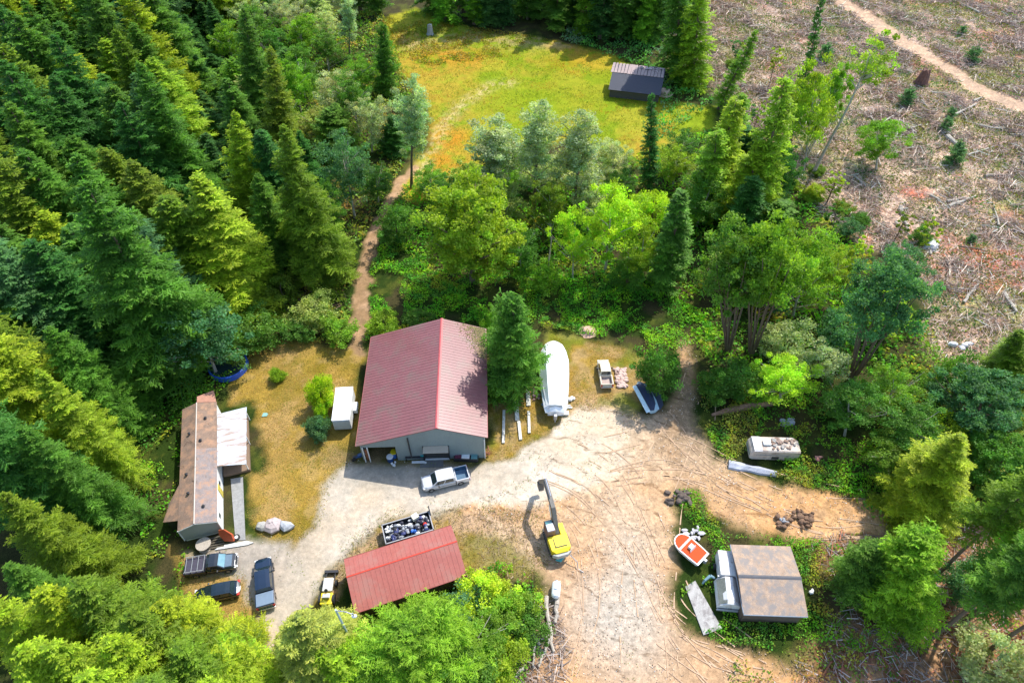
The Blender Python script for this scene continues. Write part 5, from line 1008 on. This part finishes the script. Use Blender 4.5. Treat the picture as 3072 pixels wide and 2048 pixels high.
# ---- the forests, tree by tree
def forest(poly, spacing, hr, rr, kinds, cols, text, group, seed, wilds=.35, kinds2=None):
    R = random.Random(seed); xs = [p[0] for p in poly]; ys = [p[1] for p in poly]; pl = poly; n = 0
    y = min(ys); row = 0
    while y < max(ys):
        x = min(xs)+(row % 2)*spacing/2
        while x < max(xs):
            px, py = x+R.uniform(-wilds, wilds)*spacing, y+R.uniform(-wilds, wilds)*spacing
            d = sdf(pl, np.array([px]), np.array([py]))[0]
            if d > 0 and all((px-a)**2+(py-b)**2 > (spacing*.62)**2 for a, b in SPOTS):
                k = R.choice(kinds); H = R.uniform(*hr); rad = R.uniform(*rr); c = R.choice(cols)
                gap = None
                if group.startswith('conifers of the dense'):
                    a, b = proj(px, py, H*.6); a, b = a/1.306, b/1.306
                    if sdf([(375, -60), (535, -60), (545, 300), (540, 430), (470, 450), (400, 300)], np.array([a]), np.array([b]))[0] > 0: H = R.uniform(8, 14); rad = 3.6; c = 'dark'  # gap trees: low, and coloured dark to stand in for deep shade
                u, v = proj(px, py, H*.85); u2, v2 = proj(px, py, H)
                ub, vb = proj(px, py, H*.4)
                if (-120 < u < 3192 and -150 < v < 2200) or (-60 < ub < 3132 and -60 < vb < 2100):
                    U = min(99, max(0, u/30.72)); V = min(99, max(0, v/20.48))
                    tree(k, px, py, H, rad, c, text % (WORD[c], U, V), group); n += 1
            x += spacing
        y += spacing*.87; row += 1
    return n
LF = [(-45, 28), (-46.5, 40), (-50, 56), (-45, 63), (-40, 71), (-35, 78), (-33, 88), (-33, 98), (-42, 108), (-50, 118), (-58, 130), (-66, 150), (-74, 200), (-150, 200), (-150, 20), (-70, 20), (-52, 28)]
forest(LF, 6.7, (20, 32), (4.8, 6.6), ['fir', 'fir', 'spruce'], ['green', 'green', 'green', 'olive', 'olive', 'yellow', 'blue', 'deep'], '%s conifer in dense left forest, top %d%% across, %d%% down', 'conifers of the dense left forest', 5)
forest([(-37, 84), (-28, 84), (-29, 102), (-38, 104)], 6, (12, 17), (2.8, 3.6), ['fir', 'alder'], ['deep', 'green'], '%s tree left of the dirt path, top %d%% across, %d%% down', 'trees left of the dirt path', 6)
forest([(-70, 150), (-62, 135), (-50, 122), (-34, 112), (-30, 125), (-40, 150), (-46, 175), (-45, 200), (-76, 200)], 7.5, (9, 14), (3.4, 4.4), ['alder', 'alder', 'cedar'], ['bright', 'green', 'silver', 'pale'], '%s tree between the left forest and the field, top %d%% across, %d%% down', 'trees between the left forest and the field', 8)
forest([(-48, 180), (-34, 182), (-5, 177), (8, 176), (24, 168), (36, 166), (62, 205), (-50, 212)], 5.2, (17, 24), (2.8, 3.8), ['spruce', 'ivy', 'slim'], ['dark', 'green', 'green', 'bright'], '%s conifer in the row behind the field, trunk %d%% across, %d%% down', 'conifers behind the field', 9)
forest([(-19, 92), (-8, 88), (12, 90), (28, 88), (36, 96), (40, 112), (28, 112), (8, 106), (-8, 104), (-17, 104)], 6.4, (6, 10), (2.8, 3.6), ['alder', 'bush'], ['green', 'silver', 'bright', 'pale', 'olive'], '%s small tree in the belt below the field, top %d%% across, %d%% down', 'small trees in the belt below the field', 10)
forest([(34, 86), (50, 84), (58, 96), (54, 112), (42, 118), (38, 104)], 6.5, (9, 15), (2.8, 3.8), ['ivy', 'alder'], ['green', 'olive', 'bright', 'deep'], '%s tree between the field shed and the clearcut, top %d%% across, %d%% down', 'trees between the field shed and the clearcut', 12)
forest([(36, 66), (50, 62), (62, 70), (62, 84), (46, 86), (36, 80)], 6.5, (7, 12), (3.0, 4.0), ['alder', 'bush'], ['green', 'bright', 'lime', 'silver', 'blue'], '%s tree on the slope below the clearcut, top %d%% across, %d%% down', 'trees on the slope below the clearcut', 13)
forest([(46, 44), (56, 44), (75, 52), (70, 60), (56, 60), (46, 56)], 6.2, (5, 9), (2.8, 3.8), ['alder', 'bush', 'bush'], ['green', 'bright', 'olive', 'blue', 'yellow'], '%s tree in the thicket right of the camper, top %d%% across, %d%% down', 'trees in the thicket right of the camper', 14)

# ---------------------------------------------------------------- what nobody could count
def scatter(poly, n, seed, cover=.35, sc=3.0):
    g = np.random.default_rng(seed); xs = [p[0] for p in poly]; ys = [p[1] for p in poly]; out = []
    x = g.uniform(min(xs), max(xs), n*3); y = g.uniform(min(ys), max(ys), n*3); k = (sdf(poly, x, y) > -.4*g.random(len(x))) & (fbm(x, y, sc, seed) > cover+.12*g.random(len(x)))
    return x[k][:n], y[k][:n], g
BL = {'home': ((-38.2, 45.4), 16.4, 2.6, 9.5), 'barn': ((-11.45, 56.45), 2, 8, 9.2), 'ls': ((-11.65, 32.1), 19.5, 6, 3), 'ts': ((27.5, 30.8), 0, 3.4, 3.8)}
def keep(x, y):
    m = np.ones(len(x), bool)
    for (c, r, a, b) in BL.values():
        r = math.radians(r); dx, dy = x-c[0], y-c[1]; u = dx*math.cos(r)+dy*math.sin(r); v = -dx*math.sin(r)+dy*math.cos(r); m &= ~((abs(u) < a) & (abs(v) < b))
    for q in ((2325, 1335), (1662, 1120), (2190, 1740), (2105, 1825), (2075, 1650), (1815, 1120), (1915, 1190), (1222, 1588), (2255, 1405)):
        p = P(*q); m &= np.hypot((x-p.x), (y-p.y)) > 2.2
    w = zone_weights(x, y); m &= (w['path'] < .45) & (w['cutroad'] < .5)
    return m
def brush(name, poly, dens, cols, seed, hmax=1.3, leaf=.17, cover=.35, area=None):
    a = abs(sum(poly[i][0]*poly[(i+1) % len(poly)][1]-poly[(i+1) % len(poly)][0]*poly[i][1] for i in range(len(poly))))/2
    x, y, g = scatter(poly, int(a*dens), seed, cover); k = keep(x, y); x, y = x[k], y[k]; n = len(x)
    if not n: return
    top = hmax*np.clip(fbm(x, y, 2.2, seed+3)*1.5-.25, .08, 1); z = top*(1-g.random(n)**2*.75)+.02
    Q = leaves(g, np.stack([x, y, z], 1), leaf, 1.0); c = np.array(cols); t = np.clip((fbm(x, y, 5, seed+7, 3)-.3)*2.4, 0, .999)*(len(cols)-1); i = t.astype(int); f = (t-i)[:, None]
    C0 = c[i]*(1-f)+c[np.minimum(i+1, len(cols)-1)]*f; C0 = C0*(2.5 if seed in (101, 102) else 2.1 if name == 'undergrowth' else 1.0)*(.7+.6*g.random((n, 1)))*(1+.15*g.normal(size=(n, 3)))
    o = fast(name, Q, np.clip(C0, .003, .9)); struct(o, 'stuff'); return o
GR = [(.045, .14, .012), (.08, .22, .012), (.15, .26, .014), (.05, .16, .02), (.20, .22, .02)]
MIX = [(.05, .12, .015), (.12, .20, .02), (.22, .20, .03), (.07, .15, .02), (.26, .17, .05)]
brush('undergrowth', G((835, 790), (850, 690), (858, 590), (905, 545), (1000, 620), (1080, 690), (1120, 690), (1110, 740), (1000, 740), (860, 780)), 42, GR, 101, 1.2, .13)
brush('undergrowth', G((1000, 640), (1240, 630), (1400, 635), (1560, 690), (1640, 750), (1650, 840), (1590, 790), (1550, 800), (1480, 815), (1400, 775), (1250, 755), (1230, 740), (1110, 745)), 42, GR, 102, 1.1, .13)
brush('undergrowth', G((1610, 860), (1700, 880), (1900, 890), (2000, 960), (2120, 1060), (2060, 1150), (1950, 1140), (1850, 1115), (1700, 1075), (1650, 1040), (1612, 960)), 40, GR+[(.14, .16, .03)], 103, 1.3, .13)
brush('undergrowth', G((1548, 1125), (1600, 1128), (1640, 1195), (1660, 1235), (1860, 1240), (1990, 1280), (1990, 1490), (1860, 1500), (1640, 1470), (1580, 1400), (1560, 1340), (1640, 1290), (1600, 1210), (1560, 1160)), 44, GR+[(.22, .20, .03)], 104, .9, .11, .4)
brush('undergrowth', G((540, 850), (525, 780), (590, 640), (760, 620), (835, 640), (812, 700), (795, 800), (720, 785), (640, 770), (570, 815)), 20, MIX, 105, 1.4)
brush('undergrowth', G((800, 1420), (1050, 1340), (1180, 1280), (1255, 1380), (1190, 1600), (760, 1620), (740, 1420)), 36, GR, 107, 1.1, .14)
brush('undergrowth', G((360, 1240), (428, 1262), (412, 1400), (500, 1500), (590, 1600), (300, 1600)), 30, GR, 108, 1.3, .15)
brush('undergrowth', G((430, 880), (540, 860), (430, 1000), (430, 1240), (330, 1240), (330, 880)), 16, GR, 109, 1.5, .16)
brush('undergrowth', G((1860, 1235), (2060, 1225), (2352, 1150), (2500, 1180), (2450, 1620), (1640, 1620), (1700, 1510), (1900, 1480)), 12, MIX, 110, .8, .14, .5)
brush('undergrowth', G((1440, -30), (1640, 240), (1500, 330), (1530, 170), (1290, 95), (1280, 40)), 9, [(.05, .14, .03), (.07, .20, .03), (.10, .16, .08)], 111, 2.0, .24, .3)
brush('undergrowth', G((900, 440), (1000, 400), (1400, 380), (1640, 300), (1760, 400), (1900, 500), (2120, 740), (2120, 860), (1640, 860), (1560, 690), (1400, 640), (1200, 640), (1000, 640), (900, 550)), 10, GR, 112, 1.6, .24, .28)
brush('undergrowth', G((560, 0), (880, 40), (930, 180), (985, 250), (900, 440), (860, 540), (760, 640), (600, 640)), 7, MIX, 113, 1.8, .26, .3)
brush('undergrowth', G((2120, 740), (2190, 880), (2352, 900), (2352, 1150), (2060, 1240), (1950, 1140), (2120, 1060), (2000, 960)), 12, MIX, 114, 1.4, .2, .3)
CUT = Z['cut']
brush('clearcut_regrowth', [tuple(p) for p in CUT], 10, [(.13, .22, .05), (.16, .19, .05), (.20, .20, .04), (.08, .17, .06)], 120, .7, .18, .30)
brush('tall_grass', G((880, 40), (1060, 60), (1230, 85), (1150, 130), (1000, 150), (900, 130)), 10, [(.30, .28, .03), (.40, .30, .05), (.22, .26, .02)], 121, .6, .2, .4)
for k, key in enumerate(('lawn', 'lawn2', 'lawn3', 'lawn4')):
    brush('dry_grass', [tuple(p) for p in Z[key]], (40, 40, 40, 40)[k], [(.40, .29, .05), (.28, .24, .03), (.48, .34, .11), (.24, .26, .03)], 130+k, .10, .055, .3 if k < 2 else .42)
def auto_logs():
    R = random.Random(77); n = 0; poly = CUT
    while n < 46:
        u, v = R.uniform(2350, 3060), R.uniform(20, 900); q = P(u, v)
        if sdf(poly, np.array([q.x]), np.array([q.y]))[0] < 2 or linedist(roadd, np.array([q.x]), np.array([q.y]))[0] < 3.5: continue
        L = R.uniform(2, 7); a = R.gauss(.3, .9); b = MB(); pts = [(L*k/3, R.uniform(-.15, .15), R.uniform(0, .25)) for k in range(4)]; r = R.uniform(.10, .26); b.path(pts, [r*(1-.15*k) for k in range(4)], 7)
        simple('log', '%s log on the clearcut, %d%% across, %d%% down' % ('short' if L < 3.5 else 'long', u/30.72, v/20.48), 'log', b, R.choice((BARKP, WOOD, BARK)), (q.x, q.y, .25), a, group=gc); n += 1
auto_logs()
def sticks(name, poly, dens, cols, seed, L=(.3, 2.2), w=.035, cover=.25, zmax=.35, exp=2.0):
    a = abs(sum(poly[i][0]*poly[(i+1) % len(poly)][1]-poly[(i+1) % len(poly)][0]*poly[i][1] for i in range(len(poly))))/2
    x, y, g = scatter(poly, int(a*dens), seed, cover, 4); k = keep(x, y); x, y = x[k], y[k]; n = len(x)
    px, py = x, y; az = (fbm(x, y, 7, seed+5, 2)*9+g.normal(size=n)*1.6); l = L[0]+(L[1]-L[0])*g.random(n)**exp
    d = np.stack([np.cos(az)*l, np.sin(az)*l, g.normal(size=n)*.12*l], 1); p = np.stack([x, y, g.random(n)**1.5*zmax+.06], 1); ww = w*(.6+1.2*g.random(n))*(.7+l*.25)
    up = np.zeros((n, 3)); up[:, 2] = 1; up += g.normal(size=(n, 3))*.35
    side = np.cross(d, up)
    Q = np.concatenate([quads_along(p, d, ww, up, .6), quads_along(p, d, ww, side, .6)]); c = np.array(cols)[g.integers(0, len(cols), n)]*(.6+.75*g.random((n, 1))); c = np.concatenate([c, c])
    o = fast(name, Q, np.clip(c, .01, .9), STICK); struct(o, 'stuff')
m = N('dead_wood'); at = m.n('ShaderNodeAttribute', attribute_name='Col'); m.l(at.outputs['Color'], m.b.inputs['Base Color']); m.b.inputs['Roughness'].default_value = .9; STICK = m.m
GY = [(.50, .43, .38), (.38, .31, .27), (.60, .52, .46), (.28, .19, .14), (.42, .30, .24), (.20, .14, .11)]
sticks('slash_debris', [tuple(p) for p in CUT], 10, [(a*1.65, b*1.6, c*1.52) for a, b, c in GY], 201, (.25, 2.0), .024, .2, .3, 3)
for s in (1, 2): sticks('slash_debris', [tuple(p) for p in CUT], 9, [(a*1.4, b*1.35, c*1.28) for a, b, c in GY], 220+s*10, (.5, 3.0), .03, .60, .9, 2.5)
sticks('slash_debris', [tuple(p) for p in Z['red']], 7, GY+[(.45, .18, .10), (.40, .16, .09)], 202, (.3, 2.0), .035, .25)
sticks('slash_debris', [tuple(p) for p in Z['scrub']], 16, GY, 203, (.3, 1.8), .03, .2)
sticks('twig_litter', [tuple(p) for p in Z['lawn3']], 7, [(.42, .30, .18), (.50, .38, .26), (.28, .2, .12)], 204, (.2, .9), .02, .35, .1)
sticks('twig_litter', G((590, 640), (760, 620), (800, 700), (640, 720)), 6, [(.5, .3, .2), (.4, .25, .2), (.3, .2, .1)], 205, (.3, 1.6), .04, .3)
def pebbles(name, poly, dens, cols, seed, size=.07, cover=.3):
    a = abs(sum(poly[i][0]*poly[(i+1) % len(poly)][1]-poly[(i+1) % len(poly)][0]*poly[i][1] for i in range(len(poly))))/2
    x, y, g = scatter(poly, int(a*dens), seed, cover, 2.5); n = len(x); Q = leaves(g, np.stack([x, y, .03+.05*g.random(n)], 1), size, 1.6); c = np.array(cols)[g.integers(0, len(cols), n)]*(.7+.6*g.random((n, 1)))
    o = fast(name, Q, np.clip(c, .01, .9), STICK); struct(o, 'stuff')
pebbles('loose_stones', [tuple(p) for p in Z['dirt']], 7, [(.62, .46, .32), (.40, .29, .2), (.62, .58, .52), (.30, .22, .15)], 210, .08, .42)
pebbles('loose_stones', [tuple(p) for p in Z['gravel']], 3, [(.62, .58, .52), (.45, .42, .38), (.66, .6, .5)], 211, .06, .45)

# needles fallen on the back corner of the barn roof, and wheel tracks over the dirt
def roof_litter():
    g = np.random.default_rng(9); n = 2600; u = g.random(n)**.7; x = 8.0-4.5*(1-u)*g.random(n); y = 9.0-5.5*g.random(n)**1.3; k = (x-3.6)/4.4 > (9-y)/6+g.normal(size=n)*.15; x, y = x[k], y[k]
    z = 7-(x-2.13)*(2.25/6.02)+.05; Q = leaves(g, np.stack([x, y, z], 1), .09, 3.0); c = np.array([(.22, .17, .08), (.30, .24, .10), (.14, .15, .05)])[g.integers(0, 3, len(x))]
    b = bpy.data.objects['barn']; r = [o for o in b.children if o.name.startswith('roof')][0]
    o = fast('needle_litter', Q, c, STICK, r); struct(o, 'stuff')
roof_litter()
def tracks():
    Q = []; C0 = []; g = np.random.default_rng(31)
    lines = [((1400, 1085), (1560, 1075), (1720, 1130), (1860, 1200), (1990, 1205)), ((1390, 1060), (1540, 1040), (1700, 1110), (1850, 1160), (2020, 1180)), ((1500, 960), (1560, 1040), (1660, 1120), (1800, 1200)), ((1590, 860), (1580, 960), (1540, 1060), (1500, 1200), (1480, 1350), (1500, 1560)), ((1250, 1100), (1350, 1140), (1440, 1250), (1520, 1420), (1640, 1560)), ((1300, 1040), (1400, 1110), (1480, 1260), (1540, 1420), (1700, 1540)), ((1340, 1560), (1380, 1400), (1360, 1250), (1300, 1160)), ((1560, 1480), (1650, 1520), (1760, 1560)), ((1500, 1440), (1600, 1500), (1700, 1560))]
    for L0 in lines:
        for rep_ in range(2):
            off = g.normal()*1.6; pts = [PD(*q) for q in L0]; P0 = []
            for k in range(len(pts)-1):
                a = pts[max(k-1, 0)]; b = pts[k]; c = pts[k+1]; d = pts[min(k+2, len(pts)-1)]
                for t in np.linspace(0, 1, 22, endpoint=False): P0.append(.5*((2*b)+(c-a)*t+(2*a-5*b+4*c-d)*t*t+(3*b-3*c+d-a)*t**3))
            A = np.array([tuple(v) for v in P0]); n = len(A); T = np.gradient(A, axis=0); T /= np.linalg.norm(T, axis=1, keepdims=True); S_ = np.stack([-T[:, 1], T[:, 0], 0*T[:, 0]], 1)
            for s in (-.85, .85):
                B = A+S_*(s+off+.35*np.sin(np.arange(n)/9+g.random()*6))[:, None]; B[:, 2] = .035+.002*rep_+(.001 if s > 0 else 0); w = .022+.05*np.abs(np.sin(np.arange(n)*.33+g.random()*6)); keepk = fbm(B[:-1, 0], B[:-1, 1], 2.2, 70+rep_) > .47
                q = np.stack([B[:-1]-S_[:-1]*w[:-1, None], B[:-1]+S_[:-1]*w[:-1, None], B[1:]+S_[1:]*w[1:, None], B[1:]-S_[1:]*w[1:, None]], 1)[keepk][:, ::-1]; Q.append(q); C0.append(np.array([(.50, .335, .21)])*(.85+.3*g.random((len(q), 1))))
    o = fast('wheel_tracks', np.concatenate(Q), np.concatenate(C0), STICK); struct(o)
tracks()

def weeds():
    g = np.random.default_rng(5); X = []
    for key, n in (('gravel', 26000), ('dirt', 52000), ('lawn3', 12000)):
        poly = Z[key]; xs = [p[0] for p in poly]; ys = [p[1] for p in poly]; x = g.uniform(min(xs)-2, max(xs)+2, n); y = g.uniform(min(ys)-1, max(ys)+2, n)
        d = sdf(poly, x, y); e = fbm(x, y, 2.4, 91); k = (np.abs(d) < 1.6*g.random(n)) & (e > .50) | ((d > 0) & (fbm(x, y, 3.0, 95) > .72) & (g.random(n) < .5)); X.append(np.stack([x[k], y[k]], 1))
    A = np.concatenate(X); k = keep(A[:, 0], A[:, 1]) & (A[:, 1] > 20); A = A[k]; n = len(A); z = .03+.25*g.random(n)**2
    Q = leaves(g, np.concatenate([A, z[:, None]], 1), .065, .8); c = np.array([(.16, .26, .05), (.22, .24, .04), (.34, .28, .08), (.14, .22, .03)])[g.integers(0, 4, n)]*(.8+.5*g.random((n, 1)))
    struct(fast('weeds', Q, c), 'stuff')
weeds()
brush('field_grass', [tuple(p) for p in Z['field']], 9, [(.20, .30, .015), (.28, .34, .02), (.36, .34, .03), (.16, .26, .015), (.42, .28, .04), (.45, .24, .03)], 150, .22, .11, .30)
